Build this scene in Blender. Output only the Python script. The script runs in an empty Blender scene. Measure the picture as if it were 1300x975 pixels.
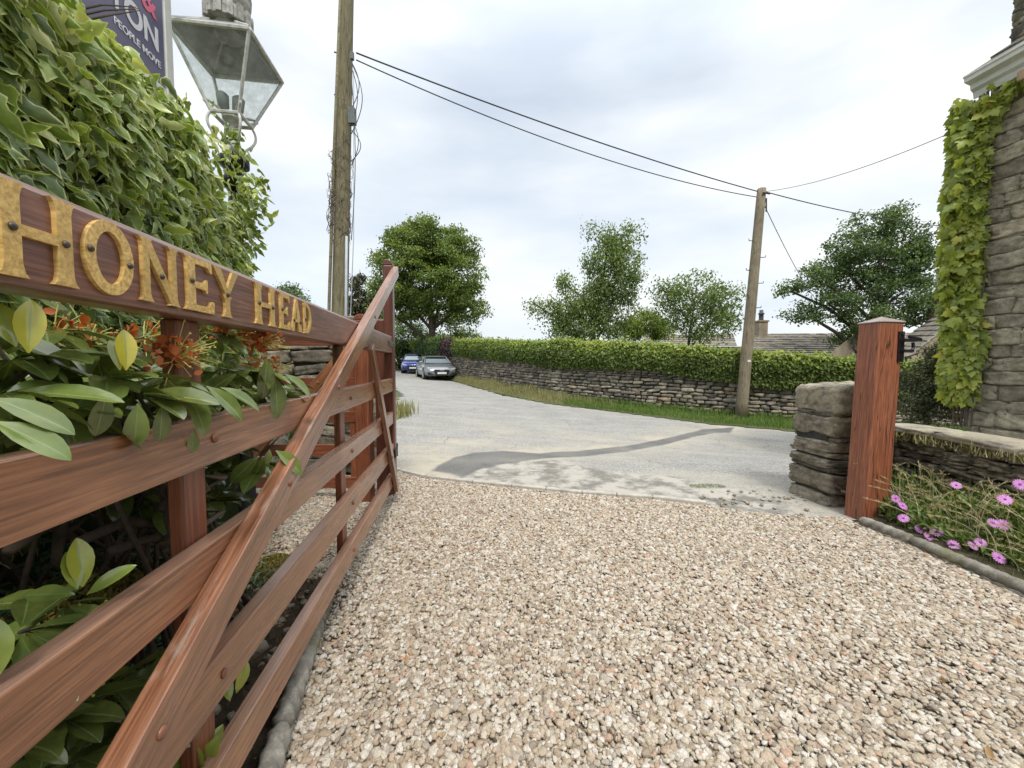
import bpy, math, random
import numpy as np
from mathutils import Vector, Matrix
R = math.radians
rng = np.random.default_rng(7)
random.seed(7)
S = bpy.context.scene
COL = S.collection

# ------------------------------------------------------------------ camera, sky, sun, exposure
F, CX, CY, EYE, PITCH = 490.0, 650.0, 487.5, 1.15, math.atan(24.5 / 490.0)
cam_d = bpy.data.cameras.new('camera')
cam_d.sensor_width = 36.0
cam_d.lens = 36.0 * F / 1300.0
cam_d.clip_start = 0.02
cam_d.clip_end = 3000
cam = bpy.data.objects.new('camera', cam_d)
COL.objects.link(cam)
cam.location = (0, 0, EYE)
cam.rotation_euler = (R(90) - PITCH, 0, 0)
S.camera = cam

SUN_EL, SUN_AZ = R(56), R(165)      # azimuth: direction the sun stands in, from +Y clockwise
w = bpy.data.worlds.new("World"); S.world = w; w.use_nodes = True
wn, wl = w.node_tree.nodes, w.node_tree.links
wn.clear()
wo = wn.new('ShaderNodeOutputWorld'); bg = wn.new('ShaderNodeBackground'); bg.inputs['Strength'].default_value = 0.1
sky = wn.new('ShaderNodeTexSky'); sky.sky_type = 'NISHITA'; sky.sun_disc = False
sky.sun_elevation = SUN_EL; sky.sun_rotation = SUN_AZ; sky.altitude = 200; sky.dust_density = 1.5
tc = wn.new('ShaderNodeTexCoord'); mp = wn.new('ShaderNodeMapping'); mp.inputs['Scale'].default_value = (0.9, 1.3, 3.2)
mp.inputs['Rotation'].default_value = (0.15, 0.1, 0.5); mp.inputs['Location'].default_value = (0.35, 0.1, 0.0)
nz = wn.new('ShaderNodeTexNoise'); nz.inputs['Scale'].default_value = 1.25; nz.inputs['Detail'].default_value = 5; nz.inputs['Roughness'].default_value = 0.5
cr = wn.new('ShaderNodeValToRGB'); cr.color_ramp.elements[0].position = 0.36; cr.color_ramp.elements[0].color = (.6, .6, .6, 1)
cr.color_ramp.elements[1].position = 0.62; cr.color_ramp.elements[1].color = (1, 1, 1, 1)
mx = wn.new('ShaderNodeMix'); mx.data_type = 'RGBA'
nz2 = wn.new('ShaderNodeTexNoise'); nz2.inputs['Scale'].default_value = 2.6; nz2.inputs['Detail'].default_value = 4
cr2 = wn.new('ShaderNodeValToRGB'); cr2.color_ramp.elements[0].position = 0.3; cr2.color_ramp.elements[0].color = (6.9, 7.4, 7.85, 1)
cr2.color_ramp.elements[1].position = 0.7; cr2.color_ramp.elements[1].color = (8.6, 8.7, 8.7, 1)
wl.new(tc.outputs['Generated'], mp.inputs['Vector']); wl.new(mp.outputs[0], nz.inputs['Vector']); wl.new(mp.outputs[0], nz2.inputs['Vector'])
wl.new(nz.outputs['Fac'], cr.inputs['Fac']); wl.new(nz2.outputs['Fac'], cr2.inputs['Fac'])
wl.new(cr.outputs['Color'], mx.inputs['Factor']); wl.new(sky.outputs[0], mx.inputs['A']); sx = wn.new('ShaderNodeSeparateXYZ'); wl.new(tc.outputs['Generated'], sx.inputs[0])
crz = wn.new('ShaderNodeValToRGB'); e_ = crz.color_ramp.elements; e_[0].position = 0.0; e_[0].color = (.64, .65, .655, 1); e_[1].position = 1.0; e_[1].color = (1.75, 1.75, 1.72, 1)
e3_ = e_.new(.55); e3_.color = (.70, .71, .72, 1); e4_ = e_.new(.78); e4_.color = (1.3, 1.3, 1.28, 1)
wl.new(sx.outputs['Z'], crz.inputs['Fac'])
mz = wn.new('ShaderNodeMix'); mz.data_type = 'RGBA'; mz.blend_type = 'MULTIPLY'; mz.inputs['Factor'].default_value = 1
wl.new(cr2.outputs['Color'], mz.inputs['A']); wl.new(crz.outputs['Color'], mz.inputs['B']); wl.new(mz.outputs['Result'], mx.inputs['B'])
wl.new(mx.outputs['Result'], bg.inputs['Color']); wl.new(bg.outputs[0], wo.inputs['Surface'])

sd = bpy.data.lights.new('sun', 'SUN'); sd.energy = 1.5; sd.angle = R(12); sd.color = (1, 0.965, 0.9)
so = bpy.data.objects.new('sun', sd); COL.objects.link(so)
sdir = Vector((math.sin(SUN_AZ) * math.cos(SUN_EL), math.cos(SUN_AZ) * math.cos(SUN_EL), math.sin(SUN_EL)))
so.rotation_euler = sdir.to_track_quat('Z', 'Y').to_euler(); so.location = (0, -5, 12)
vs = S.view_settings; vs.view_transform = 'Standard'; vs.look = 'None'; vs.gamma = 1; vs.exposure = 0.9
S.render.engine = 'CYCLES'; S.cycles.max_bounces = 6; S.cycles.transparent_max_bounces = 8
S.cycles.diffuse_bounces = 3; S.cycles.glossy_bounces = 3; S.cycles.caustics_reflective = False; S.cycles.caustics_refractive = False
S.cycles.use_denoising = True

# ------------------------------------------------------------------ measuring helpers
def P(px, py, Y):
    a, b = (px - CX) / F, -(py - CY) / F
    d = np.array([a, b * math.sin(PITCH) + math.cos(PITCH), b * math.cos(PITCH) - math.sin(PITCH)])
    t = Y / d[1]
    return Vector((d[0] * t, Y, EYE + d[2] * t))
def sstep(a, b, x):
    t = np.clip((x - a) / (b - a), 0, 1); return t * t * (3 - 2 * t)
def gz(x, y):
    s = sstep(3.6, 6.5, y)
    return -0.06 * np.clip(x, -16, 16) * s
def ground_at(px, py):
    lo, hi = 0.5, 80.0
    for _ in range(50):
        m = (lo + hi) / 2; p = P(px, py, m)
        if p.z > gz(p.x, p.y): lo = m
        else: hi = m
    return P(px, py, lo)
def fbm(x, y, sc=1.0, seed=0, oct=4):
    x = np.asarray(x, float); y = np.asarray(y, float); v = np.zeros(np.broadcast(x, y).shape); a = 1.0; tot = 0
    r = np.random.default_rng(100 + seed)
    for o in range(oct):
        for k in range(3):
            th, ph = r.uniform(0, 6.28, 2); f = sc * 2 ** o * r.uniform(.7, 1.3)
            v = v + a * np.sin(f * (x * math.cos(th) + y * math.sin(th)) + ph + 1.7 * np.sin(f * .6 * (x * math.sin(th) - y * math.cos(th)) + ph * 2))
        tot += a * 3; a *= .55
    return v / tot

# ------------------------------------------------------------------ object helpers
def tag(o, label=None, cat=None, group=None, kind=None):
    if label: o['label'] = label
    if cat: o['category'] = cat
    if group: o['group'] = group
    if kind: o['kind'] = kind
    return o
def empty(name, loc, label=None, cat=None, group=None, rz=0):
    o = bpy.data.objects.new(name, None); COL.objects.link(o); o.location = loc; o.rotation_euler = (0, 0, rz)
    o.empty_display_size = .1
    return tag(o, label, cat, group)
bpy.context.view_layer.update()
def adopt(o, parent, keep=True):
    """parent an object, keeping its world place (parents here have only location and rz)."""
    o.parent = parent
    if keep:
        chain = Matrix.Identity(4); p = parent
        chain = world_of(parent)
        o.matrix_parent_inverse = chain.inverted()
    return o
def world_of(o):
    m = o.matrix_basis.copy()
    if o.parent: return world_of(o.parent) @ o.matrix_parent_inverse @ m
    return m
def mesh_np(name, V, Fc, mat, parent=None, smooth=False, attrs=None, loc=None):
    """Fc: list of arrays with equal face sizes, or a python list of tuples."""
    me = bpy.data.meshes.new(name)
    V = np.asarray(V, np.float32).reshape(-1, 3)
    if isinstance(Fc, np.ndarray): Fc = [Fc]
    if len(Fc) and isinstance(Fc[0], np.ndarray):
        idx = np.concatenate([f.reshape(-1) for f in Fc]); tot = np.concatenate([np.full(len(f), f.shape[1]) for f in Fc])
    else:
        idx = np.array([i for f in Fc for i in f]); tot = np.array([len(f) for f in Fc])
    me.vertices.add(len(V)); me.vertices.foreach_set('co', V.ravel())
    me.loops.add(len(idx)); me.loops.foreach_set('vertex_index', idx.astype(np.int32))
    st = np.concatenate([[0], np.cumsum(tot)[:-1]]).astype(np.int32)
    me.polygons.add(len(tot)); me.polygons.foreach_set('loop_start', st); me.polygons.foreach_set('loop_total', tot.astype(np.int32))
    me.polygons.foreach_set('use_smooth', np.full(len(tot), bool(smooth)))
    for k, a in (attrs or {}).items():
        at = me.attributes.new(k, 'FLOAT', 'POINT'); at.data.foreach_set('value', np.asarray(a, np.float32))
    me.update(calc_edges=True)
    if mat: me.materials.append(mat)
    o = bpy.data.objects.new(name, me); COL.objects.link(o)
    if parent is not None: adopt(o, parent)
    return o

class MB:
    def __init__(s): s.v = []; s.f = []
    def add(s, V, Fc):
        n = len(s.v); s.v += [tuple(p) for p in V]; s.f += [tuple(i + n for i in f) for f in Fc]; return s
    def box(s, c, size, M=None):
        x, y, z = (d / 2 for d in size)
        V = [Vector((a * x, b * y, d * z)) for a in (-1, 1) for b in (-1, 1) for d in (-1, 1)]
        if M is not None: V = [M @ v for v in V]
        V = [v + Vector(c) for v in V]
        return s.add(V, [(0, 1, 3, 2), (4, 6, 7, 5), (0, 4, 5, 1), (2, 3, 7, 6), (0, 2, 6, 4), (1, 5, 7, 3)])
    def tube(s, pts, r, n=8, cap=True, sq=None):
        pts = [Vector(p) for p in pts]; k = len(pts)
        rr = r if hasattr(r, '__len__') else [r] * k
        V = []; up = None
        for i, p in enumerate(pts):
            t = (pts[min(i + 1, k - 1)] - pts[max(i - 1, 0)]).normalized()
            if up is None: up = t.orthogonal().normalized()
            up = (up - t * up.dot(t))
            up = up.normalized() if up.length > 1e-5 else t.orthogonal().normalized()
            bi = t.cross(up)
            for j in range(n):
                a = 2 * math.pi * j / n
                V.append(p + (up * math.cos(a) + bi * math.sin(a)) * rr[i])
        Fc = [(i * n + j, i * n + (j + 1) % n, (i + 1) * n + (j + 1) % n, (i + 1) * n + j) for i in range(k - 1) for j in range(n)]
        if cap: Fc += [tuple(range(n - 1, -1, -1)), tuple((k - 1) * n + j for j in range(n))]
        return s.add(V, Fc)
    def prism(s, poly, O, X, Y, Z, z0, z1):
        """polygon (any winding) in the X, Y frame, extruded z0..z1 along Z"""
        n = len(poly); V = [O + X * a + Y * b + Z * z for z in (z0, z1) for a, b in poly]
        area = sum(poly[i][0] * poly[(i + 1) % n][1] - poly[(i + 1) % n][0] * poly[i][1] for i in range(n))
        top = tuple(range(n, 2 * n)); bot = tuple(range(n - 1, -1, -1))
        side = [(i, (i + 1) % n, n + (i + 1) % n, n + i) for i in range(n)]
        if area < 0: top, bot, side = top[::-1], bot[::-1], [f[::-1] for f in side]
        return s.add(V, [top, bot] + side)
    def lathe(s, prof, O, n=24):
        k = len(prof); V = [(O[0] + r * math.cos(2 * math.pi * j / n), O[1] + r * math.sin(2 * math.pi * j / n), O[2] + z) for r, z in prof for j in range(n)]
        Fc = [(i * n + j, i * n + (j + 1) % n, (i + 1) * n + (j + 1) % n, (i + 1) * n + j) for i in range(k - 1) for j in range(n)]
        Fc += [tuple(range(n - 1, -1, -1)), tuple((k - 1) * n + j for j in range(n))]
        return s.add(V, Fc)
    def build(s, name, mat, parent=None, smooth=False, bevel=0):
        o = mesh_np(name, s.v, s.f, mat, parent, smooth)
        if bevel: add_bevel(o, bevel)
        return o
def add_bevel(o, wd, seg=2):
    m = o.modifiers.new('bevel', 'BEVEL'); m.width = wd; m.segments = seg; m.limit_method = 'ANGLE'; m.angle_limit = R(40)
    return o
def bar(name, p0, p1, up, wd, th, mat, parent=None, bevel=.004, jitter=0.0, cuts=1):
    """a timber from p0 to p1: length on its own local X (so the grain runs along it); wd along 'up', th across."""
    p0, p1, up = Vector(p0), Vector(p1), Vector(up)
    X = (p1 - p0); L = X.length; X.normalize(); Z = (up - X * up.dot(X)).normalized(); Y = Z.cross(X)
    k = max(1, int(cuts)); V = []; Fc = []
    for i in range(k + 1):
        x = L * i / k
        j = (random.uniform(-jitter, jitter), random.uniform(-jitter, jitter))
        V += [(x, -th / 2 + j[0], -wd / 2 + j[1]), (x, th / 2 + j[0], -wd / 2 + j[1]), (x, th / 2 + j[0], wd / 2 + j[1]), (x, -th / 2 + j[0], wd / 2 + j[1])]
    for i in range(k):
        b = i * 4
        Fc += [(b + q, b + 4 + q, b + 4 + (q + 1) % 4, b + (q + 1) % 4) for q in range(4)]
    Fc = [f[::-1] for f in Fc] + [(0, 1, 2, 3)[::1], (k * 4 + 3, k * 4 + 2, k * 4 + 1, k * 4)]
    Fc = [f[::-1] for f in Fc]
    o = mesh_np(name, V, Fc, mat)
    M = Matrix((( X.x, Y.x, Z.x, p0.x), (X.y, Y.y, Z.y, p0.y), (X.z, Y.z, Z.z, p0.z), (0, 0, 0, 1)))
    o.matrix_basis = M
    if parent is not None: adopt(o, parent)
    # consistent outward normals
    import bmesh
    bm = bmesh.new(); bm.from_mesh(o.data); bmesh.ops.recalc_face_normals(bm, faces=bm.faces); bm.to_mesh(o.data); bm.free()
    if bevel: add_bevel(o, bevel)
    return o

# ------------------------------------------------------------------ material helpers
def new_mat(name):
    m = bpy.data.materials.new(name); m.use_nodes = True
    nt = m.node_tree; b = nt.nodes['Principled BSDF']
    return m, nt, b
def nd(nt, t, **kw):
    n = nt.nodes.new(t)
    for k, v in kw.items():
        if k in n.inputs: n.inputs[k].default_value = v
        else: setattr(n, k, v)
    return n
def ramp(nt, fac, stops, interp='LINEAR'):
    r = nt.nodes.new('ShaderNodeValToRGB'); e = r.color_ramp.elements; r.color_ramp.interpolation = interp
    while len(e) < len(stops): e.new(.5)
    for i, (p, c) in enumerate(stops):
        e[i].position = p; e[i].color = (c[0], c[1], c[2], 1) if hasattr(c, '__len__') else (c, c, c, 1)
    nt.links.new(fac, r.inputs['Fac']); return r.outputs['Color']
def coords(nt, scale=(1, 1, 1), kind='Object', loc=None):
    t = nd(nt, 'ShaderNodeTexCoord'); m = nd(nt, 'ShaderNodeMapping'); m.inputs['Scale'].default_value = scale
    nt.links.new(t.outputs[kind], m.inputs['Vector'])
    if loc is not None: nt.links.new(loc, m.inputs['Location'])
    return m.outputs[0]
def noise(nt, vec, scale=5, detail=4, rough=.55, dist=0):
    n = nd(nt, 'ShaderNodeTexNoise', Scale=scale, Detail=detail, Roughness=rough, Distortion=dist)
    nt.links.new(vec, n.inputs['Vector']); return n.outputs['Fac']
def mix(nt, fac, a, b, mode='MIX'):
    m = nd(nt, 'ShaderNodeMix', data_type='RGBA', blend_type=mode)
    for sck, v in (('Factor', fac), ('A', a), ('B', b)):
        if hasattr(v, 'is_linked'): nt.links.new(v, m.inputs[sck])
        elif sck == 'Factor': m.inputs[sck].default_value = v
        else: m.inputs[sck].default_value = (v[0], v[1], v[2], 1)
    return m.outputs['Result']
def bump(nt, b, h, st=.3, dist=.01):
    n = nd(nt, 'ShaderNodeBump', Strength=st, Distance=dist); nt.links.new(h, n.inputs['Height']); nt.links.new(n.outputs[0], b.inputs['Normal']); return n
def attr(nt, name):
    a = nd(nt, 'ShaderNodeAttribute', attribute_name=name); return a.outputs['Fac']
def rnd_offset(nt, k=50):
    o = nd(nt, 'ShaderNodeObjectInfo'); m = nd(nt, 'ShaderNodeMath', operation='MULTIPLY'); m.inputs[1].default_value = k
    nt.links.new(o.outputs['Random'], m.inputs[0]); return m.outputs[0]

def wood(name, dark, mid, light, gloss=.38, weather=.0, crack=0.0, coat=.25, top_wear_sheen=0.0):
    m, nt, b = new_mat(name)
    off = rnd_offset(nt)
    v = coords(nt, (1.2, 22, 22), loc=off)
    n1 = noise(nt, v, 1.6, 6, .6, .6)
    c = ramp(nt, n1, [(.28, dark), (.5, mid), (.72, light)])
    v2 = coords(nt, (6, 160, 160), loc=off); n2 = noise(nt, v2, 1, 3, .6)
    c = mix(nt, .5, c, ramp(nt, n2, [(.35, tuple(x * .45 for x in dark)), (.65, tuple(min(1, x * 1.25) for x in light))]))
    v3 = coords(nt, (1, 1, 1), loc=off); n3 = noise(nt, v3, 3.5, 5, .6)
    c = mix(nt, ramp(nt, n3, [(.35, 0), (.75, .65)]), c, tuple(x * .55 for x in mid))
    kv = nd(nt, 'ShaderNodeTexVoronoi', Scale=1.0); nt.links.new(coords(nt, (1.6, 9, 9), loc=off), kv.inputs['Vector'])
    c = mix(nt, ramp(nt, kv.outputs['Distance'], [(.05, .8), (.11, .25), (.2, 0)]), c, tuple(x * .4 for x in dark))
    ns = noise(nt, coords(nt, (1.5, 34, 34), loc=off), 1.1, 4, .7); c = mix(nt, ramp(nt, ns, [(.60, 0), (.70, .7)]), c, tuple(x * .45 for x in dark))
    if weather:
        n4 = noise(nt, coords(nt, (2.5, 18, 18), loc=off), 2.2, 6, .7)
        c = mix(nt, ramp(nt, n4, [(.56, 0), (.66, weather)]), c, (.42, .36, .30))
    if top_wear_sheen:  # upward faces paler: weathering, with glossy sky highlight painted into the colour
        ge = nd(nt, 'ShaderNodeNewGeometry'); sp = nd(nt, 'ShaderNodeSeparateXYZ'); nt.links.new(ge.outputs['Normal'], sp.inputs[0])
        tw = mix(nt, 1, ramp(nt, sp.outputs['Z'], [(.25, 0), (.6, top_wear_sheen)]), ramp(nt, noise(nt, coords(nt, (3, 30, 30), loc=off), 1.3, 4, .6), [(.25, .45), (.55, 1)]), 'MULTIPLY')
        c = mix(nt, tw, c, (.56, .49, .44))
    if crack:
        n5 = noise(nt, coords(nt, (.7, 15, 15), loc=off), 1.0, 2, .5, .25)
        k = ramp(nt, n5, [(.49, 0), (.498, crack), (.502, crack), (.51, 0)])
        c = mix(nt, k, c, (.03, .012, .008))
    nt.links.new(c, b.inputs['Base Color'])
    rr = ramp(nt, n1, [(.3, gloss - .08), (.7, gloss + .18)]); nt.links.new(rr, b.inputs['Roughness'])
    b.inputs['Coat Weight'].default_value = coat; b.inputs['Coat Roughness'].default_value = .2
    bump(nt, b, n2, .35, .002)
    return m
def plain(name, col, rough=.5, metal=0, var=.25, scale=6, bmp=.15, spec=.5, coat=0, bdist=.003):
    m, nt, b = new_mat(name)
    v = coords(nt, loc=rnd_offset(nt)); n = noise(nt, v, scale, 5, .6)
    c = ramp(nt, n, [(.3, tuple(x * (1 - var) for x in col)), (.7, tuple(min(1, x * (1 + var)) for x in col))])
    nt.links.new(c, b.inputs['Base Color']); b.inputs['Roughness'].default_value = rough; b.inputs['Metallic'].default_value = metal
    b.inputs['Specular IOR Level'].default_value = spec; b.inputs['Coat Weight'].default_value = coat
    if bmp: bump(nt, b, noise(nt, v, scale * 6, 4, .6), bmp, bdist)
    return m
def leafmat(name, stops, rough=.45, trans=.3, edge=None, rib=None, spec=.5, tcol=None, edge_at=(.72, .84), big=0.0):
    """colour by the per-leaf 'tint' attribute; optional pale margin by the 'edge' attribute"""
    m, nt, b = new_mat(name)
    t = attr(nt, 'tint')
    if big:
        n0 = noise(nt, coords(nt), .55 if big < 1 else big, 3, .5)
        a0 = nd(nt, 'ShaderNodeMath', operation='MULTIPLY_ADD'); nt.links.new(n0, a0.inputs[0]); a0.inputs[1].default_value = .9
        a0.inputs[2].default_value = -.45
        a1 = nd(nt, 'ShaderNodeMath', operation='ADD', use_clamp=True); nt.links.new(a0.outputs[0], a1.inputs[0]); nt.links.new(t, a1.inputs[1]); t = a1.outputs[0]
    c = ramp(nt, t, stops)
    n = noise(nt, coords(nt), 60, 3, .6)
    c = mix(nt, .25, c, mix(nt, n, tuple(x * .6 for x in stops[0][1]), tuple(x * 1.2 for x in stops[-1][1])))
    if edge:
        e = attr(nt, 'edge'); e2 = nd(nt, 'ShaderNodeMath', operation='MULTIPLY_ADD'); nt.links.new(n, e2.inputs[0]); e2.inputs[1].default_value = .5; nt.links.new(e, e2.inputs[2])
        e3 = nd(nt, 'ShaderNodeMath', operation='SUBTRACT'); nt.links.new(e2.outputs[0], e3.inputs[0]); e3.inputs[1].default_value = .25
        c = mix(nt, ramp(nt, e3.outputs[0], [(edge_at[0], 0), (edge_at[1], .9)]), c, edge)
    if rib:
        e = attr(nt, 'edge'); c = mix(nt, ramp(nt, e, [(.03, .85), (.09, 0)]), c, rib)
    nt.links.new(c, b.inputs['Base Color']); b.inputs['Roughness'].default_value = rough; b.inputs['Specular IOR Level'].default_value = spec
    tr = nd(nt, 'ShaderNodeBsdfTranslucent'); cc = mix(nt, 1.0, c, tcol or (1.35, 1.3, .55), 'MULTIPLY'); nt.links.new(cc, tr.inputs['Color'])
    ms = nd(nt, 'ShaderNodeMixShader'); ms.inputs[0].default_value = trans
    nt.links.new(b.outputs[0], ms.inputs[1]); nt.links.new(tr.outputs[0], ms.inputs[2])
    nt.links.new(ms.outputs[0], nt.nodes['Material Output'].inputs['Surface'])
    return m
def stonemat(name, stops, moss=0.0, bd=.012, sc=9, dark=.7):
    m, nt, b = new_mat(name)
    c = ramp(nt, attr(nt, 'tint'), stops)
    v = coords(nt)
    n1 = noise(nt, v, sc, 6, .65); n2 = noise(nt, v, sc * 5, 4, .7)
    c = mix(nt, ramp(nt, n1, [(.38, dark), (.62, 0)]), c, tuple(x * .35 for x in stops[0][1]))
    c = mix(nt, ramp(nt, n2, [(.55, 0), (.72, .5)]), c, (.5, .47, .40))
    if moss:
        n3 = noise(nt, v, sc * .4, 5, .7); c = mix(nt, ramp(nt, n3, [(.52, 0), (.6, moss)]), c, (.13, .13, .04))
    nt.links.new(c, b.inputs['Base Color']); b.inputs['Roughness'].default_value = .9; b.inputs['Specular IOR Level'].default_value = .25
    h = mix(nt, .5, n1, n2); bump(nt, b, h, .8, bd)
    return m

M = {}
M['gate_wood'] = wood('gate_wood', (.145, .05, .02), (.29, .112, .047), (.43, .195, .095), .27, weather=.0, coat=.5, top_wear_sheen=.2)
M['board_wood'] = wood('board_wood', (.12, .046, .030), (.205, .082, .052), (.29, .13, .09), .38, weather=.25, top_wear_sheen=.9)
M['worn_wood'] = wood('worn_wood', (.14, .052, .024), (.27, .108, .052), (.40, .195, .11), .28, weather=.45, coat=.5, top_wear_sheen=.0)
M['dark_wood'] = wood('dark_wood', (.055, .014, .009), (.115, .03, .018), (.2, .06, .03), .38)
M['rail_wood'] = wood('rail_wood', (.11, .03, .014), (.22, .065, .028), (.3, .1, .045), .42)
M['post_wood'] = wood('post_wood', (.15, .046, .021), (.26, .082, .037), (.37, .13, .062), .46, crack=.85, coat=.1)
M['pole_wood'] = wood('pole_wood', (.11, .085, .05), (.21, .17, .11), (.34, .29, .2), .8, crack=.8, coat=0)
M['pole_green'] = wood('pole_green', (.08, .07, .035), (.17, .15, .08), (.28, .24, .15), .85, crack=.8, coat=0)
M['gold'] = wood('letter_paint', (.58, .35, .09), (.70, .44, .13), (.78, .54, .20), .45, weather=.0, coat=.1)
M['screw'] = plain('screw_metal', (.09, .075, .06), .4, .6, .3, 60)
M['iron'] = plain('black_iron', (.025, .025, .027), .45, .5, .3, 30, .3)
M['grey_metal'] = plain('grey_metal', (.12, .13, .12), .5, .5, .3, 30, .2)
M['cap'] = plain('weathered_cap', (.27, .22, .20), .6, 0, .25, 18, .3)
M['white_paint'] = plain('white_paint', (.62, .62, .58), .5, 0, .12, 8, .15)
M['lamp_paint'] = plain('flaking_white_paint', (.50, .50, .47), .6, 0, .3, 30, .4)
M['lamp_top'] = plain('lamp_cap_metal', (.36, .35, .32), .75, .2, .5, 22, .8)
M['cable'] = plain('cable_rubber', (.05, .055, .065), .6, 0, .2, 5, 0)
M['conduit'] = plain('pale_conduit', (.35, .38, .42), .55, 0, .15, 5, .05)
M['soil'] = plain('soil', (.075, .058, .04), .95, 0, .5, 12, .8, .2, bdist=.02)
M['bark'] = plain('bark', (.085, .072, .055), .9, 0, .4, 6, .8, .2, bdist=.02)
M['twig'] = plain('twig', (.085, .062, .045), .85, 0, .4, 25, .5)
M['pipe'] = plain('dead_twig', (.17, .14, .11), .9, 0, .4, 25, .3)

# ------------------------------------------------------------------ leaf templates and scattering
def grid_leaf(prof, nx=4, fold=.25, droop=.25, wave=0.0):
    """a blade lofted from a width profile along y in 0..1"""
    V, E = [], []
    for y, wd in prof:
        for i in range(nx + 1):
            u = -1 + 2 * i / nx
            V.append((u * wd, y, fold * abs(u) * wd - droop * y * y + wave * math.sin(9 * y + 2 * u) * wd)); E.append(abs(u))
    Fc = [(j * (nx + 1) + i, j * (nx + 1) + i + 1, (j + 1) * (nx + 1) + i + 1, (j + 1) * (nx + 1) + i) for j in range(len(prof) - 1) for i in range(nx)]
    return np.array(V), np.array(Fc), np.array(E)
def lobed_leaf(out, droop=.3, fold=.3, inner=.72):
    """a lobed blade: outline half given for x>=0 from base to tip, mirrored"""
    full = out + [(-x, y) for x, y in out[-2:0:-1]]
    n = len(full); c = (0, .38)
    O = [(x, y) for x, y in full]; I = [(c[0] + (x - c[0]) * inner, c[1] + (y - c[1]) * inner) for x, y in full]
    pts = O + I + [c]
    V = np.array([(x, y, fold * abs(x) * -.6 - droop * y * y) for x, y in pts]); E = np.array([1.0] * n + [.4] * n + [0.0])
    Fq = np.array([(i, (i + 1) % n, n + (i + 1) % n, n + i) for i in range(n)]); Ft = np.array([(n + i, n + (i + 1) % n, 2 * n) for i in range(n)])
    return V, [Fq, Ft], E
T_RHODO = grid_leaf([(0, .015), (.08, .05), (.2, .12), (.38, .18), (.55, .205), (.72, .19), (.86, .13), (.95, .065), (1, .008)], 6, .28, .22, .05)
T_OVAL = grid_leaf([(0, .03), (.35, .27), (.7, .22), (1, .01)], 2, .35, .25)
T_SMALL = (np.array([(0, 0, 0), (.3, .45, .08), (0, 1, -.12), (-.3, .45, .08)]), np.array([(0, 1, 2), (0, 2, 3)]), np.zeros(4))
T_BLADE = (np.array([(-.02, 0, 0), (.02, 0, 0), (.014, .5, .04), (-.014, .5, .04), (0, 1, .28)]), [np.array([(0, 1, 2, 3)]), np.array([(3, 2, 4)])], np.zeros(5))
T_NEEDLE = (np.array([(-.06, 0, 0), (.06, 0, 0), (0, 1, 0)]), np.array([(0, 1, 2)]), np.zeros(3))
T_IVY = lobed_leaf([(0, 0), (.14, -.06), (.28, .0), (.38, .16), (.25, .30), (.20, .44), (.25, .60), (.14, .82), (0, 1.06)], .6, .8)
T_BOSTON = lobed_leaf([(0, 0.02), (.18, -.12), (.36, -.02), (.50, .26), (.56, .52), (.36, .48), (.26, .52), (.30, .72), (.12, .9), (0, 1.1)], .35, .3)
def unit(a): return a / np.maximum(np.linalg.norm(a, axis=-1, keepdims=True), 1e-9)
def scatter(name, mat, pos, tip, nrm, size, T, parent=None, tint=None, smooth=True, width=None):
    TV, TF, TE = T
    if isinstance(TF, np.ndarray): TF = [TF]
    pos = np.asarray(pos, float); N = len(pos); Y = unit(np.asarray(tip, float)); nrm = np.asarray(nrm, float)
    Z = unit(nrm - Y * (nrm * Y).sum(1, keepdims=True)); X = np.cross(Y, Z)
    size = np.broadcast_to(np.asarray(size, float), (N,))
    wd = np.broadcast_to(np.asarray(1.0 if width is None else width, float), (N,))
    V = pos[:, None, :] + size[:, None, None] * (TV[None, :, 0:1] * wd[:, None, None] * X[:, None, :] + TV[None, :, 1:2] * Y[:, None, :] + TV[None, :, 2:3] * Z[:, None, :])
    nv = len(TV); off = (np.arange(N) * nv)
    Fs = [(f[None] + off[:, None, None]).reshape(-1, f.shape[1]) for f in TF]
    if tint is None: tint = rng.uniform(0, 1, N)
    return mesh_np(name, V.reshape(-1, 3), Fs, mat, parent, smooth, {'tint': np.repeat(tint, nv), 'edge': np.tile(TE, N)})
def rdir(N, up=0.0):
    d = rng.normal(size=(N, 3)); d[:, 2] += up; return unit(d)
def ico(sub=1):
    import bmesh
    bm = bmesh.new(); bmesh.ops.create_icosphere(bm, subdivisions=sub, radius=1)
    V = np.array([v.co[:] for v in bm.verts]); Fc = np.array([[v.index for v in f.verts] for f in bm.faces]); bm.free(); return V, Fc
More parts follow.
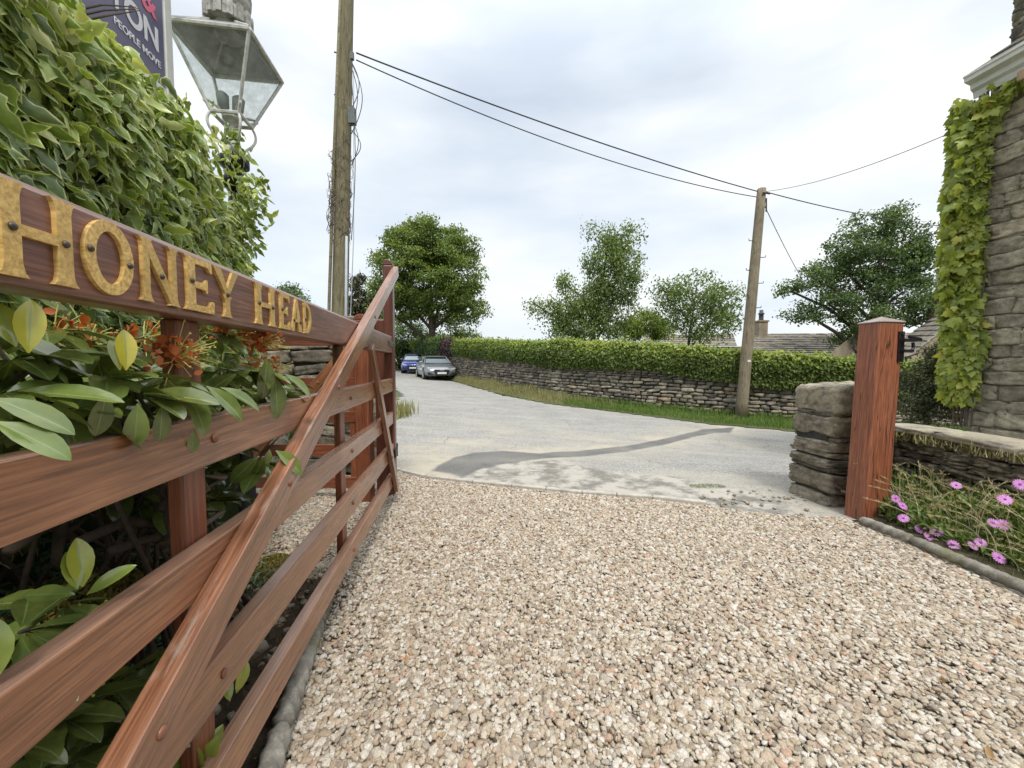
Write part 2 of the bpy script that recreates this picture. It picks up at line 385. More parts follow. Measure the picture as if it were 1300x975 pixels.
# rough rounded block used for every stone
def block_template(k=3, ex=7):
    g = np.linspace(-1, 1, k + 1); pts = {}; V = []; Fc = []
    def vid(p):
        key = tuple(np.round(p, 4))
        if key not in pts: pts[key] = len(V); V.append(p)
        return pts[key]
    for ax in range(3):
        for sg in (-1, 1):
            for i in range(k):
                for j in range(k):
                    q = []
                    for a, b in ((i, j), (i + 1, j), (i + 1, j + 1), (i, j + 1)):
                        p = np.zeros(3); p[ax] = sg; p[(ax + 1) % 3] = g[a]; p[(ax + 2) % 3] = g[b]; q.append(vid(p))
                    Fc.append(q if sg > 0 else q[::-1])
    V = np.array(V); V = V / (np.abs(V) ** ex).sum(1, keepdims=True) ** (1 / ex)
    return V, np.array(Fc)
BT = block_template(3); BT5 = block_template(6); BTP = block_template(10, 12); BTH = block_template(7, 26)
def stones(name, mat, cen, half, ang, tint, jit=.07, parent=None, T=None, smooth=True, absj=None):
    """cen (N,3), half (N,3) half sizes along (tangent, outward, up), ang (N,) heading of the tangent"""
    TV, TF = T or BT
    cen = np.asarray(cen, float); half = np.asarray(half, float); N = len(cen)
    J = rng.normal(0, jit, (N, len(TV), 3)); L = (TV[None] + J) * half[:, None, :]
    if absj: L[:, :, 1] += rng.normal(0, absj, (N, len(TV)))
    if len(TV) > 200:      # broad lumps and chipped faces on the blocks seen close to
        for q in range(5):
            w_ = rng.normal(0, 1, (N, 3)) * (1.5 + q); ph = rng.uniform(0, 6.28, (N, 1)); s_ = np.sin((TV[None] * w_[:, None, :]).sum(2) + ph) * (.055 / (1 + .5 * q))
            L += s_[:, :, None] * TV[None] * np.minimum(half.min(1) * 1.3, .09)[:, None, None]
    # skew each block a little
    sk = rng.normal(0, .05, (N, 1)); L[:, :, 2] += L[:, :, 0] * sk
    c, s = np.cos(ang)[:, None], np.sin(ang)[:, None]
    V = np.stack([cen[:, None, 0] + L[:, :, 0] * c + L[:, :, 1] * s, cen[:, None, 1] + L[:, :, 0] * s - L[:, :, 1] * c, cen[:, None, 2] + L[:, :, 2]], -1)
    # handedness: (tangent, outward, up) with outward = (s, -c): right-handed
    nv = len(TV); Fs = (TF[None] + (np.arange(N) * nv)[:, None, None]).reshape(-1, 4)[:, ::-1]
    return mesh_np(name, V.reshape(-1, 3), Fs, mat, parent, smooth, {'tint': np.repeat(tint, nv)})
def wall_layout(path, base, top, h=(.05, .11), l=(.12, .38), dep=.16, gap=.006, seed=1, both=False):
    """dry stone courses along a polyline; outward is to the right of travel"""
    r = np.random.default_rng(seed); path = np.array(path, float); seg = np.diff(path, axis=0); sl = np.hypot(seg[:, 0], seg[:, 1]); cum = np.concatenate([[0], np.cumsum(sl)])
    C, H, A = [], [], []
    def at(u):
        i = min(np.searchsorted(cum, u, 'right') - 1, len(sl) - 1); t = (u - cum[i]) / sl[i]; p = path[i] + seg[i] * t; return p, math.atan2(seg[i][1], seg[i][0])
    z = 0.0; maxh = max(top(u) - base(u) for u in np.linspace(0, cum[-1], 30))
    while z < maxh:
        hh = r.uniform(*h); u = r.uniform(-l[1] * .5, 0)
        while u < cum[-1]:
            ll = r.uniform(*l) * (1.2 if hh > np.mean(h) else .9); um = min(max(u + ll / 2, 0), cum[-1] - 1e-6)
            b, t = base(um), top(um)
            if b + z + hh * .6 < t:
                p, a = at(um); h2 = hh * r.uniform(.8, 1.12)
                o = r.uniform(-.02, .02)
                C.append((p[0] + math.sin(a) * (o - dep / 2), p[1] - math.cos(a) * (o - dep / 2), b + z + hh / 2 + r.uniform(-.006, .006)))
                H.append((ll / 2 - gap, dep / 2, h2 / 2 - gap / 2)); A.append(a)
            u += ll
        z += hh
    return np.array(C), np.array(H), np.array(A)

# ================================================================== SETTING: ground, road, drive
def sheet(name, xs, ys, zf, mat, mask=None, attrs=None):
    X, Y = np.meshgrid(xs, ys); Z = zf(X, Y); nx, ny = len(xs), len(ys)
    V = np.stack([X, Y, Z], -1).reshape(-1, 3); I = np.arange(nx * ny).reshape(ny, nx)
    Q = np.stack([I[:-1, :-1], I[:-1, 1:], I[1:, 1:], I[1:, :-1]], -1).reshape(-1, 4)
    if mask is not None:
        cx = (X[:-1, :-1] + X[1:, 1:]) / 2; cy = (Y[:-1, :-1] + Y[1:, 1:]) / 2; Q = Q[mask(cx, cy).ravel()]
    return mesh_np(name, V, Q, mat, smooth=True, attrs={k: f(X, Y).ravel() for k, f in (attrs or {}).items()})
m, nt, b = new_mat('rough_ground')
n = noise(nt, coords(nt), .6, 6, .65); c = ramp(nt, n, [(.3, (.05, .065, .02)), (.55, (.08, .1, .03)), (.7, (.13, .12, .05))])
nt.links.new(c, b.inputs['Base Color']); b.inputs['Roughness'].default_value = .95; M['ground'] = m
gx = np.concatenate([np.linspace(-600, -30, 12), np.linspace(-28, 28, 57), np.linspace(30, 600, 12)])
gy = np.concatenate([np.linspace(-60, -4, 8), np.linspace(-3, 45, 97), np.linspace(50, 900, 20)])
tag(sheet('ground', gx, gy, lambda x, y: gz(x, y) - .03, M['ground']), kind='structure')

EDGE_PTS = [(560, 480.5), (580, 485), (640, 502), (700, 513), (800, 525), (900, 538), (1025, 549), (1300, 566)]
FAR_EDGE = [ground_at(*p) for p in EDGE_PTS]
fe_y = {}
FEX = np.array([p.x for p in FAR_EDGE]); FEY = np.array([p.y for p in FAR_EDGE])
o_ = np.argsort(FEX); FEX, FEY = FEX[o_], FEY[o_]
def far_edge(x): return np.interp(x, np.concatenate([[-40], FEX, [40]]), np.concatenate([[95], FEY, [FEY[-1] - 1]]))
THR_PTS = [ground_at(*p) for p in [(470, 592), (508, 599), (540, 607), (600, 614), (650, 619), (740, 628), (830, 634), (900, 642), (960, 650), (1030, 656)]]
TX = np.array([p.x for p in THR_PTS]); TY = np.array([p.y for p in THR_PTS])
def thr(x): return np.interp(x, TX, TY)
# the tarmac repair strip and the pale, sanded ground around it, as masks over the road mesh
PATCH = [(130, 215), (180, 190), (240, 175), (330, 170), (440, 177), (560, 170), (700, 155), (830, 130), (925, 106), (1020, 100), (1010, 116), (960, 116), (900, 128), (820, 150), (700, 172), (560, 188), (460, 191), (330, 208), (250, 226), (205, 252), (185, 240), (115, 228)]
PATCH = [ground_at(500 + a / 2.364, 500 + b_ / 2.364) for a, b_ in PATCH]
PXY = np.array([(p.x, p.y) for p in PATCH])
def poly_sd(x, y, poly):
    x = np.asarray(x, float); y = np.asarray(y, float); d = np.full(x.shape, 1e9); ins = np.zeros(x.shape, bool); n = len(poly)
    for i in range(n):
        x0, y0 = poly[i]; x1, y1 = poly[(i + 1) % n]; ex, ey = x1 - x0, y1 - y0
        t = np.clip(((x - x0) * ex + (y - y0) * ey) / (ex * ex + ey * ey + 1e-12), 0, 1)
        d = np.minimum(d, np.hypot(x - x0 - t * ex, y - y0 - t * ey))
        cnd = ((y0 > y) != (y1 > y)) & (x < (x1 - x0) * (y - y0) / (y1 - y0 + 1e-12) + x0); ins ^= cnd
    return np.where(ins, -d, d)
APRON = np.array([(p.x, p.y) for p in [ground_at(*q) for q in [(500, 600), (545, 612), (585, 606), (610, 588), (700, 583), (760, 596), (850, 604), (930, 618), (1000, 640), (1020, 656), (900, 644), (740, 630), (600, 616)]]])
def f_patch(x, y): return sstep(.03, -.02, poly_sd(x, y, PXY) + .03 * fbm(x, y, 12, 3)) * (.82 + .25 * fbm(x, y, 6, 4))
def f_sand(x, y):
    d = poly_sd(x, y, PXY); s = np.exp(-np.clip(d, 0, 9) / .34) * 1.15
    e = np.exp(-np.abs(far_edge(x) - y) / .35) * .8
    q = sstep(.0, .5, fbm(x, y * 2.2, 1.1, 5) + .12) * sstep(9.5, 5.5, y) * .7
    return np.clip((s + e + q) * (.7 + .6 * fbm(x, y, 5, 6)) * (.85 + .5 * fbm(x, y * 1.6, 22, 9, 2)), 0, 1)
def f_apron(x, y): return sstep(.05, -.05, poly_sd(x, y, APRON) + .10 * fbm(x, y, 5, 8))
m, nt, b = new_mat('road_asphalt')
v = coords(nt)
agg = nd(nt, 'ShaderNodeTexVoronoi', Scale=70.0); nt.links.new(v, agg.inputs['Vector'])
grain = noise(nt, v, 120, 3, .7); mott = noise(nt, v, 1.6, 6, .6)
c = ramp(nt, mott, [(.32, (.215, .207, .19)), (.68, (.325, .315, .29))])
c = mix(nt, .45, c, ramp(nt, agg.outputs['Color'], [(.2, (.09, .09, .088)), (.8, (.46, .45, .43))]))
tyre = noise(nt, coords(nt, (.5, 2.6, 1)), 1.1, 5, .6); c = mix(nt, ramp(nt, tyre, [(.5, 0), (.68, .4)]), c, (.40, .375, .32))
c = mix(nt, attr(nt, 'sand'), c, mix(nt, grain, (.30, .27, .205), (.52, .47, .38)))
ap = mix(nt, ramp(nt, noise(nt, v, 3.6, 8, .72), [(.42, 0), (.56, 1)]), (.11, .105, .09), (.42, .39, .335))
c = mix(nt, attr(nt, 'apron'), c, mix(nt, .3, ap, mix(nt, grain, (.12, .11, .1), (.6, .56, .5))))
c = mix(nt, attr(nt, 'patch'), c, mix(nt, ramp(nt, grain, [(.35, 0), (.65, 1)]), (.045, .047, .05), (.17, .17, .17)))
vc = nd(nt, 'ShaderNodeTexVoronoi', Scale=1.15, feature='DISTANCE_TO_EDGE'); nw = nd(nt, 'ShaderNodeTexNoise', Scale=3.0, Detail=4.0)
vm = nd(nt, 'ShaderNodeMix', data_type='RGBA', blend_type='ADD'); vm.inputs['Factor'].default_value = .35; nt.links.new(v, vm.inputs['A']); nt.links.new(v, nw.inputs['Vector']); nt.links.new(nw.outputs['Color'], vm.inputs['B'])
nt.links.new(vm.outputs['Result'], vc.inputs['Vector'])
crk = ramp(nt, vc.outputs['Distance'], [(.0, .75), (.012, 0)]); crk2 = mix(nt, 1, crk, ramp(nt, noise(nt, v, .7, 2), [(.5, 0), (.6, 1)]), 'MULTIPLY')
c = mix(nt, crk2, c, (.09, .08, .07))
nt.links.new(c, b.inputs['Base Color']); b.inputs['Roughness'].default_value = .85; b.inputs['Specular IOR Level'].default_value = .3
bump(nt, b, mix(nt, .5, agg.outputs['Distance'], grain), .6, .008); M['road'] = m
attrs = {'patch': f_patch, 'sand': f_sand, 'apron': f_apron}
rx = np.concatenate([np.arange(-40, -9, 1.0), np.arange(-9, -3, .15), np.arange(-3, 8, .035), np.arange(8, 40, .8)])
ry = np.concatenate([np.arange(2.3, 9.6, .035), np.arange(9.6, 14, .12), np.arange(14, 95, .8)])
def road_mask(x, y):
    west = -2.1 - .16 * np.clip(y - 3.9, 0, 100) - .25 * np.clip(y - 12, 0, 100)
    return (y < far_edge(x)) & (y > thr(x) - .03) & ((x > west) | (y > 60)) & ~((x > 3.05) & (y < 3.75))
tag(sheet('road', rx, ry, lambda x, y: gz(x, y) + .004 * fbm(x, y, 1.2, 2) - .006, M['road'], road_mask, attrs), kind='structure')

# driveway bed under the pebbles, and the pebbles
m, nt, b = new_mat('gravel_bed')
v = coords(nt); vo = nd(nt, 'ShaderNodeTexVoronoi', Scale=55.0); nt.links.new(v, vo.inputs['Vector'])
c = ramp(nt, vo.outputs['Color'], [(.1, (.16, .12, .09)), (.5, (.38, .31, .23)), (.9, (.6, .53, .45))])
c = mix(nt, ramp(nt, vo.outputs['Distance'], [(.3, 0), (.8, .8)]), c, (.06, .045, .035))
nt.links.new(c, b.inputs['Base Color']); b.inputs['Roughness'].default_value = .9; bump(nt, b, vo.outputs['Distance'], .8, .01).invert = True; M['gravel_bed'] = m
def gravel_area(x, y):
    left = np.interp(y, [-1, 1.11, 2.0, 2.15, 2.6, 9], [-.30, -.68, -.94, -1.6, -2.9, -2.9])
    right = np.interp(y, [-2, 2.75, 2.95, 3.2, 4], [2.52, 2.52, 2.45, 2.34, 2.2])
    return (x > left) & (x < right) & (y < np.where(x < -1.25, 3.95, thr(x) - .01))
tag(sheet('driveway', np.arange(-2.9, 2.7, .05), np.arange(-2.5, 4.25, .05), lambda x, y: gz(x, y) + .006 * fbm(x, y, 4, 11) - .016, M['gravel_bed'], gravel_area), kind='structure')
N = 290000
px_ = rng.uniform(-2.8, 2.6, N); py_ = rng.uniform(.25, 4.2, N)
k = gravel_area(px_, py_) & (px_ < 1.45 * py_ + .5) & (px_ > -1.2 * py_ - .5)
lowd = fbm(px_, py_, 2.3, 21); edge_l = np.interp(py_, [-1, 1.11, 2.0, 2.15], [-.30, -.68, -.94, -1.6]); lowd = lowd + .55 * sstep(.55, .0, px_ - edge_l) * (py_ < 2.1); k &= rng.uniform(0, 1, N) < np.clip(.98 - .55 * sstep(.15, .7, lowd), 0, 1)
px_, py_ = px_[k], py_[k]
N = len(px_); lay = rng.uniform(0, 1, N)
pz_ = gz(px_, py_) - .012 + .018 * lay + .010 * fbm(px_, py_, 4, 11)
me = bpy.data.meshes.new('gravel'); me.vertices.add(N); me.vertices.foreach_set('co', np.stack([px_, py_, pz_], 1).astype(np.float32).ravel())
sc_ = rng.lognormal(0, .30, N).clip(.5, 1.8) * .0086
at = me.attributes.new('sc', 'FLOAT', 'POINT'); at.data.foreach_set('value', sc_.astype(np.float32))
gravel = bpy.data.objects.new('gravel', me); COL.objects.link(gravel)
tag(gravel, 'loose cream, tan and pink pebbles spread over the driveway', None, None, 'stuff')
m, nt, b = new_mat('pebble')
oi = nd(nt, 'ShaderNodeObjectInfo')
c = ramp(nt, oi.outputs['Random'], [(0, (.50, .43, .32)), (.12, (.60, .54, .44)), (.22, (.38, .30, .22)), (.33, (.68, .62, .53)), (.44, (.46, .36, .26)), (.54, (.45, .40, .34)), (.62, (.56, .45, .34)), (.70, (.74, .70, .63)), (.80, (.30, .25, .20)), (.86, (.54, .36, .26)), (.90, (.66, .60, .49))], 'CONSTANT')
v = coords(nt); n1 = noise(nt, v, 2.2, 5, .65); c = mix(nt, ramp(nt, n1, [(.35, .55), (.65, 0)]), c, (.25, .19, .13))
nt.links.new(c, b.inputs['Base Color']); b.inputs['Roughness'].default_value = .65; b.inputs['Specular IOR Level'].default_value = .35; bump(nt, b, n1, .4, .15); M['pebble'] = m
pc = bpy.data.collections.new('pebble_shapes')
IV, IF = ico(2)
for i in range(7):
    s3 = rng.uniform(.75, 1.25, 3) * np.array([1.15, .9, .62]); d = IV * s3
    d *= (1 + .16 * np.sin(IV @ rng.normal(size=3) * 2.4 + i)[:, None] + .10 * np.sin(IV @ rng.normal(size=3) * 4 + i)[:, None])
    # flatten a few facets
    for q in range(5):
        nn = rdir(1)[0]; h = d @ nn; lim = .62; ex = np.clip(h - lim, 0, None); d = d - nn * (ex * .8)[:, None]
    me2 = bpy.data.meshes.new('pebble'); me2.from_pydata([tuple(p) for p in d], [], [tuple(f) for f in IF.tolist()]); me2.materials.append(M['pebble'])
    me2.polygons.foreach_set('use_smooth', np.ones(len(IF), bool)); pc.objects.link(bpy.data.objects.new('pebble', me2))
ng = bpy.data.node_groups.new('pebble_scatter', 'GeometryNodeTree')
ng.interface.new_socket('Geometry', in_out='INPUT', socket_type='NodeSocketGeometry'); ng.interface.new_socket('Geometry', in_out='OUTPUT', socket_type='NodeSocketGeometry')
gi = ng.nodes.new('NodeGroupInput'); go = ng.nodes.new('NodeGroupOutput'); ci = ng.nodes.new('GeometryNodeCollectionInfo'); ci.inputs['Collection'].default_value = pc
ci.inputs['Separate Children'].default_value = True; ci.inputs['Reset Children'].default_value = True
ip = ng.nodes.new('GeometryNodeInstanceOnPoints'); ip.inputs['Pick Instance'].default_value = True
rv = ng.nodes.new('FunctionNodeRandomValue'); rv.data_type = 'FLOAT_VECTOR'; rv.inputs[0].default_value = (-.45, -.45, 0); rv.inputs[1].default_value = (.45, .45, 6.283)
na = ng.nodes.new('GeometryNodeInputNamedAttribute'); na.data_type = 'FLOAT'; na.inputs['Name'].default_value = 'sc'
e2r = ng.nodes.new('FunctionNodeEulerToRotation')
ng.links.new(gi.outputs[0], ip.inputs['Points']); ng.links.new(ci.outputs[0], ip.inputs['Instance']); ng.links.new(rv.outputs[0], e2r.inputs[0]); ng.links.new(e2r.outputs[0], ip.inputs['Rotation'])
ng.links.new(na.outputs[0], ip.inputs['Scale']); ng.links.new(ip.outputs[0], go.inputs[0])
gm = gravel.modifiers.new('pebbles', 'NODES'); gm.node_group = ng

# pale kerb line at the mouth of the drive
M['kerb'] = plain('kerb_concrete', (.40, .37, .32), .85, 0, .25, 12, .5)
mb = MB()
for i in range(len(THR_PTS) - 1):
    a, c_ = THR_PTS[i], THR_PTS[i + 1]; d = c_ - a; L = d.length
    if a.x > 1.6: break
    k_ = max(1, round(L / .3))
    for q in range(k_):
        mid = a + d * ((q + .5) / k_); Mr = Matrix.Rotation(math.atan2(d.y, d.x), 3, 'Z')
        mb.box((mid.x, mid.y + .035, gz(mid.x, mid.y) - .02 + .01), (L / k_ - .008, .055, .07), Mr)
tag(mb.build('kerb', M['kerb'], bevel=.008), kind='structure')

# soil beds
m_soil = M['soil']
tag(sheet('bed_soil', np.arange(-4.5, .4, .08), np.arange(-2, 3.0, .08), lambda x, y: .012 + .05 * fbm(x, y, 2.5, 31) * sstep(.0, .5, -.68 - .3 * (y - 1.1) - x) + .02 * fbm(x, y, 14, 32), m_soil,
    lambda x, y: (x < np.interp(y, [-2, 1.11, 2.0, 2.15, 2.6, 9], [.15, -.70, -.97, -1.62, -2.9, -2.9]))), kind='structure')
tag(sheet('flower_bed_soil', np.arange(2.5, 3.7, .05), np.arange(-1, 3.4, .05), lambda x, y: .02 + .08 * sstep(2.55, 3.2, x) + .02 * fbm(x, y, 9, 33), m_soil,
    lambda x, y: (x > np.interp(y, [-2, 2.75, 3.0, 3.4], [2.55, 2.55, 2.7, 2.9]))), kind='structure')

# ================================================================== MAIN GATE
A_ = Vector((-.1388, 1, 0)).normalized(); Nn = Vector((A_.y, -A_.x, 0)); O_ = Vector((-.534, 0, 0)); UP = Vector((0, 0, 1))
def G(s, n, z): return O_ + A_ * s + Nn * n + UP * z
SH = 3.22                 # hinge end
SL = -.32                 # latch end
gate = empty('driveway_gate', G(SH, -.03, 0), 'open varnished hardwood five-bar driveway gate with HONEY HEAD lettered on its top board', 'gate')
GW = M['gate_wood']
# top board, slightly rounded upper edge
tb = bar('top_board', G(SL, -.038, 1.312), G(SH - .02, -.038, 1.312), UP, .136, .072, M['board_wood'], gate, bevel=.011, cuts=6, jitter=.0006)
for z0, z1 in ((.935, 1.038), (.672, .767), (.402, .508), (.17, .265)):
    bar('rail', G(SL, -.020, (z0 + z1) / 2), G(SH - .06, -.020, (z0 + z1) / 2), UP, z1 - z0, .040, GW, gate, bevel=.0035, cuts=6, jitter=.0008)
# hanging stile with rounded head
st = bar('hanging_stile', G(SH + .0, -.03, .075), G(SH + .0, -.03, 1.95), A_, .10, .075, M['dark_wood'], gate, bevel=.01)
hd = MB()
pf = [(.0375 * math.copysign(abs(math.cos(t)) ** .6, math.cos(t)), .045 * math.sin(t) ** .8) for t in np.linspace(0, math.pi, 15)]
hd.prism(pf, G(SH, -.03, 1.949), Nn, UP, A_, -.05, .05)
hd.build('stile_head', M['dark_wood'], gate, bevel=.006)
bar('latch_stile', G(SL, -.0335, .1), G(SL, -.0335, 1.42), A_, .10, .068, GW, gate, bevel=.008)
for s in (.845, 1.93):
    bar('upright', G(s, -.058, .14), G(s, -.058, 1.244), A_, .075, .03, M['rail_wood'], gate, bevel=.004)
# long braces, one on each face
bar('brace', G(-.30, .024, .085), G(3.235, .024, 1.915), UP, .080, .044, M['worn_wood'], gate, bevel=.004, cuts=10, jitter=.0012)
bar('short_brace', G(2.31, .018, 1.255), G(3.17, .018, .125), A_, .06, .03, M['worn_wood'], gate, bevel=.004)
# bolt heads where timbers cross
hv, hf = ico(2)
def dome(name, c, nrm, r, h, mat, parent):
    q = Vector((0, 0, 1)).rotation_difference(Vector(nrm)).to_matrix()
    V = [Vector(c) + q @ Vector((p[0] * r, p[1] * r, max(p[2], -.2) * h)) for p in hv]
    return mesh_np(name, [tuple(v_) for v_ in V], [tuple(f) for f in hf.tolist()], mat, parent, True)
M['plug'] = plain('wood_plug', (.20, .085, .048), .4, 0, .2, 30)
def zbr(s): return .085 + (s + .30) * (1.83 / 3.535)
for s, z, n_ in [(.845, .99, .001), (1.93, .985, .001), (1.93, .72, .001), (1.93, .455, .001), (1.93, .215, .001), (.845, .455, .001), (2.78, .99, .033 - .032), (1.10, zbr(1.10) - .0, .046), (.60, zbr(.60), .046), (1.58, zbr(1.58), .046), (2.46, .985, .033), (2.66, .72, .033), (2.90, .455, .033), (2.3, zbr(2.3), .046)]:
    dome('bolt_cap', G(s, n_, z), Nn, .011, .006, M['plug'], gate)
# hinge straps
hs = MB(); hs.box(G(SH - .075, .003, 1.315), (.006, .26, .042), Matrix.Rotation(math.atan2(-A_.x, A_.y), 3, 'Z')); hso = hs.build('hinge_strap', M['grey_metal'], gate, bevel=.002)
for q in (-.17, -.10, -.03): dome('bolt', G(SH + q, .006, 1.315), Nn, .009, .006, M['grey_metal'], hso)
hs = MB(); hs.box(G(SH - .0, .01, .42), (.012, .12, .07), Matrix.Rotation(math.atan2(-A_.x, A_.y), 3, 'Z')); hs.tube([G(SH + .075, .0, .37), G(SH + .075, .0, .48)], .014); hs.build('lower_hinge', M['iron'], gate, bevel=.002)

# raised letters
def stem(x0, x1, fl=.07, y0=0, y1=1, sf=.09):
    return [(x0 - fl, y0), (x1 + fl, y0), (x1 + fl * .35, y0 + sf * .55), (x1, y0 + sf * 1.6), (x1, y1 - sf * 1.6), (x1 + fl * .35, y1 - sf * .55), (x1 + fl, y1), (x0 - fl, y1), (x0 - fl * .35, y1 - sf * .55), (x0, y1 - sf * 1.6), (x0, y0 + sf * 1.6), (x0 - fl * .35, y0 + sf * .55)]
def ring(cx, cy, rx_, ry_, tx, ty, a0=0, a1=360, n=40):
    t = np.radians(np.linspace(a0, a1, n)); o = [(cx + rx_ * math.cos(a), cy + ry_ * math.sin(a)) for a in t]; i = [(cx + (rx_ - tx) * math.cos(a), cy + (ry_ - ty) * math.sin(a)) for a in t]
    return [('ring', o, i, a1 - a0 >= 360)]
LET = {
 'H': ([stem(.10, .30), stem(.72, .92), [(.28, .45), (.74, .45), (.74, .57), (.28, .57)]], [(.2, .52), (.82, .5)]),
 'O': (ring(.5, .5, .5, .52, .21, .15), [(.1, .55), (.9, .47)]),
 'N': ([stem(.08, .24, .08), stem(.80, .94, .08), [(.02, 1), (.26, 1), (.97, .0), (.78, .0)]], [(.52, .45)]),
 'E': ([stem(.10, .36, .10), [(.3, 1), (.94, 1), (.97, .80), (.88, .80), (.80, .89), (.3, .89)], [(.3, 0), (1, 0), (1.02, .24), (.92, .24), (.82, .12), (.3, .12)], [(.3, .44), (.66, .44), (.74, .38), (.78, .38), (.78, .64), (.74, .64), (.66, .56), (.3, .56)]], [(.24, .55)]),
 'Y': ([stem(.42, .60, .10, 0, .45), [(.42, .38), (.60, .38), (.60, .50), (.97, 1), (.74, 1), (.51, .62), (.28, 1), (.0, 1), (.42, .50)]], [(.51, .48)]),
 'A': ([[(.0, 0), (.22, 0), (.56, .98), (.42, .98)], [(.72, 0), (1.02, 0), (.58, 1), (.42, 1), (.40, .92)], [(.22, .28), (.80, .28), (.80, .38), (.22, .38)]], [(.2, .33), (.82, .3)]),
 'D': ([stem(.08, .28, .06)] + ring(.3, .5, .66, .5, .22, .12, -90, 90, 22) + [[(.05, 0), (.32, 0), (.32, .12), (.05, .12)], [(.05, .88), (.32, .88), (.32, 1), (.05, 1)]], [(.18, .45)]),
}
Z0, HT = 1.259, .107
txt = [('H', .447, .548), ('O', .557, .640), ('N', .652, .742), ('E', .757, .846), ('Y', .847, .945), ('H', 1.015, 1.135), ('E', 1.156, 1.228), ('A', 1.240, 1.318), ('D', 1.336, 1.408)]
for ch, y0, y1 in txt:
    s0, s1 = y0 * 1.0096, y1 * 1.0096; big = 1.06 if s0 < .5 else 1.0
    polys, scr = LET[ch]; mb = MB()
    for qi, pl in enumerate(polys):
        OO = G(s0, 0, Z0 - (.003 if big > 1 else 0)); z1_ = .0040 + .00015 * qi
        if pl[0] == 'ring':
            _, oo, ii, closed = pl; k_ = len(oo); V = [OO + A_ * (a * (s1 - s0)) + UP * (b_ * HT * big) + Nn * z for z in (-.004, z1_) for a, b_ in oo + ii]; Fc = []
            for t_ in range(k_ - 1):
                a_, b2, c2, d2 = t_, t_ + 1, k_ + t_ + 1, k_ + t_; h_ = 2 * k_
                Fc += [(h_ + a_, h_ + b2, h_ + c2, h_ + d2)[::-1], (a_, b2, h_ + b2, h_ + a_), (d2, h_ + d2, h_ + c2, c2)]
            if not closed: Fc += [(0, 2 * k_, 3 * k_, k_), (k_ - 1, 2 * k_ - 1, 4 * k_ - 1, 3 * k_ - 1)]
            mb.add(V, Fc)
        else: mb.prism([(a * (s1 - s0), b_ * HT * big) for a, b_ in pl], OO, A_, UP, Nn, -.004, z1_)
    lo = mb.build('letter', M['gold'], gate)
    for a, b_ in scr:
        dome('screw', G(s0 + a * (s1 - s0), .0050, Z0 + b_ * HT), Nn, .0052 if s0 < .7 else .006, .0035, M['screw'], lo)

# ================================================================== posts, wicket gate
def post(name, c, size, h, label, mat, ang, lean=(0, 0), round_top=False, group=None):
    t = empty(name, (c[0], c[1], 0), label, 'gate post', group)
    up = Vector((lean[0], lean[1], 1)).normalized(); side = Vector((math.cos(ang), math.sin(ang), 0))
    bar('shaft', Vector((c[0], c[1], -.05)), Vector((c[0], c[1], 0)) + up * h, side, size[0], size[1], mat, t, bevel=.012, cuts=8, jitter=.0015)
    return t, Vector((c[0], c[1], 0)) + up * h, side
pang = math.atan2(.1388, 1)
lp, top, side = post('latch_post', (2.675, 2.87), (.205, .155), 1.455, 'big reddish oak gate post with a black iron catch beside the stone pier', M['post_wood'], pang, (.036, .0))
fw = UP.cross(side)
mb = MB()
a, b_ = .108, .082
base = [top + side * (sx * a) + fw * (sy * b_) for sx, sy in ((-1, -1), (1, -1), (1, 1), (-1, 1))]
mb.add(base + [p + UP * .008 for p in base] + [top + UP * .05], [(3, 2, 1, 0), (0, 1, 5, 4), (1, 2, 6, 5), (2, 3, 7, 6), (3, 0, 4, 7), (4, 5, 8), (5, 6, 8), (6, 7, 8), (7, 4, 8)])
mb.build('cap', M['cap'], lp, bevel=.003)
# black catch on the post's road side
pc_ = top + side * .078 - fw * .079; pc_.z = 1.28; pc_.x -= .006
ct = MB(); Mr = Matrix.Rotation(pang, 3, 'Z'); ou = -fw
ct.box(pc_ + ou * .004, (.045, .012, .22), Mr)
ct.box(pc_ + ou * .03 + side * .03 + UP * .045, (.10, .04, .022), Mr); ct.box(pc_ + ou * .03 + side * .02 - UP * .03, (.07, .04, .018), Mr)
ct.tube([pc_ + ou * .04 + side * .02 + UP * .07, pc_ + ou * .04 + side * .09 + UP * .055, pc_ + ou * .04 + side * .115 + UP * .05], .013)
ct.tube([pc_ + ou * .03 + side * .05 - UP * .03, pc_ + ou * .03 + side * .07 - UP * .01, pc_ + ou * .03 + side * .065 + UP * .03], .01)
for q in (-.09, .09): ct.tube([pc_ + ou * .008 + UP * q, pc_ + ou * .02 + UP * q], .009)
ct.build('catch', M['iron'], lp, bevel=.002)

hp, top2, _ = post('hanging_post', (-1.115, 3.40), (.15, .15), 1.54, 'dark brown square post that the driveway gate hangs on', M['dark_wood'], pang)
wp, top3, _ = post('wicket_post', (-1.235, 3.22), (.115, .115), 1.52, 'round-topped brown post between the side gate and the driveway gate', M['rail_wood'], 0)
hd = MB(); hd.prism([(-.0575 * math.cos(t), .045 * math.sin(t)) for t in np.linspace(0, math.pi, 13)], top3, Vector((1, 0, 0)), UP, Vector((0, -1, 0)), -.0575, .0575)
hd.build('rounded_head', M['rail_wood'], wp, bevel=.004)
wg = empty('side_gate', (-1.32, 3.27, 0), 'small closed wooden pedestrian side gate behind the open driveway gate', 'gate')
for z0, z1 in ((1.31, 1.40), (.955, 1.04), (.66, .755), (.37, .47), (.095, .19)):
    bar('rail', (-2.32, 3.27, (z0 + z1) / 2), (-1.31, 3.27, (z0 + z1) / 2), UP, z1 - z0, .03, M['rail_wood'], wg)
for x in (-1.34, -2.3): bar('stile', (x, 3.285, .07), (x, 3.285, 1.45), Vector((1, 0, 0)), .08, .045, M['rail_wood'], wg)
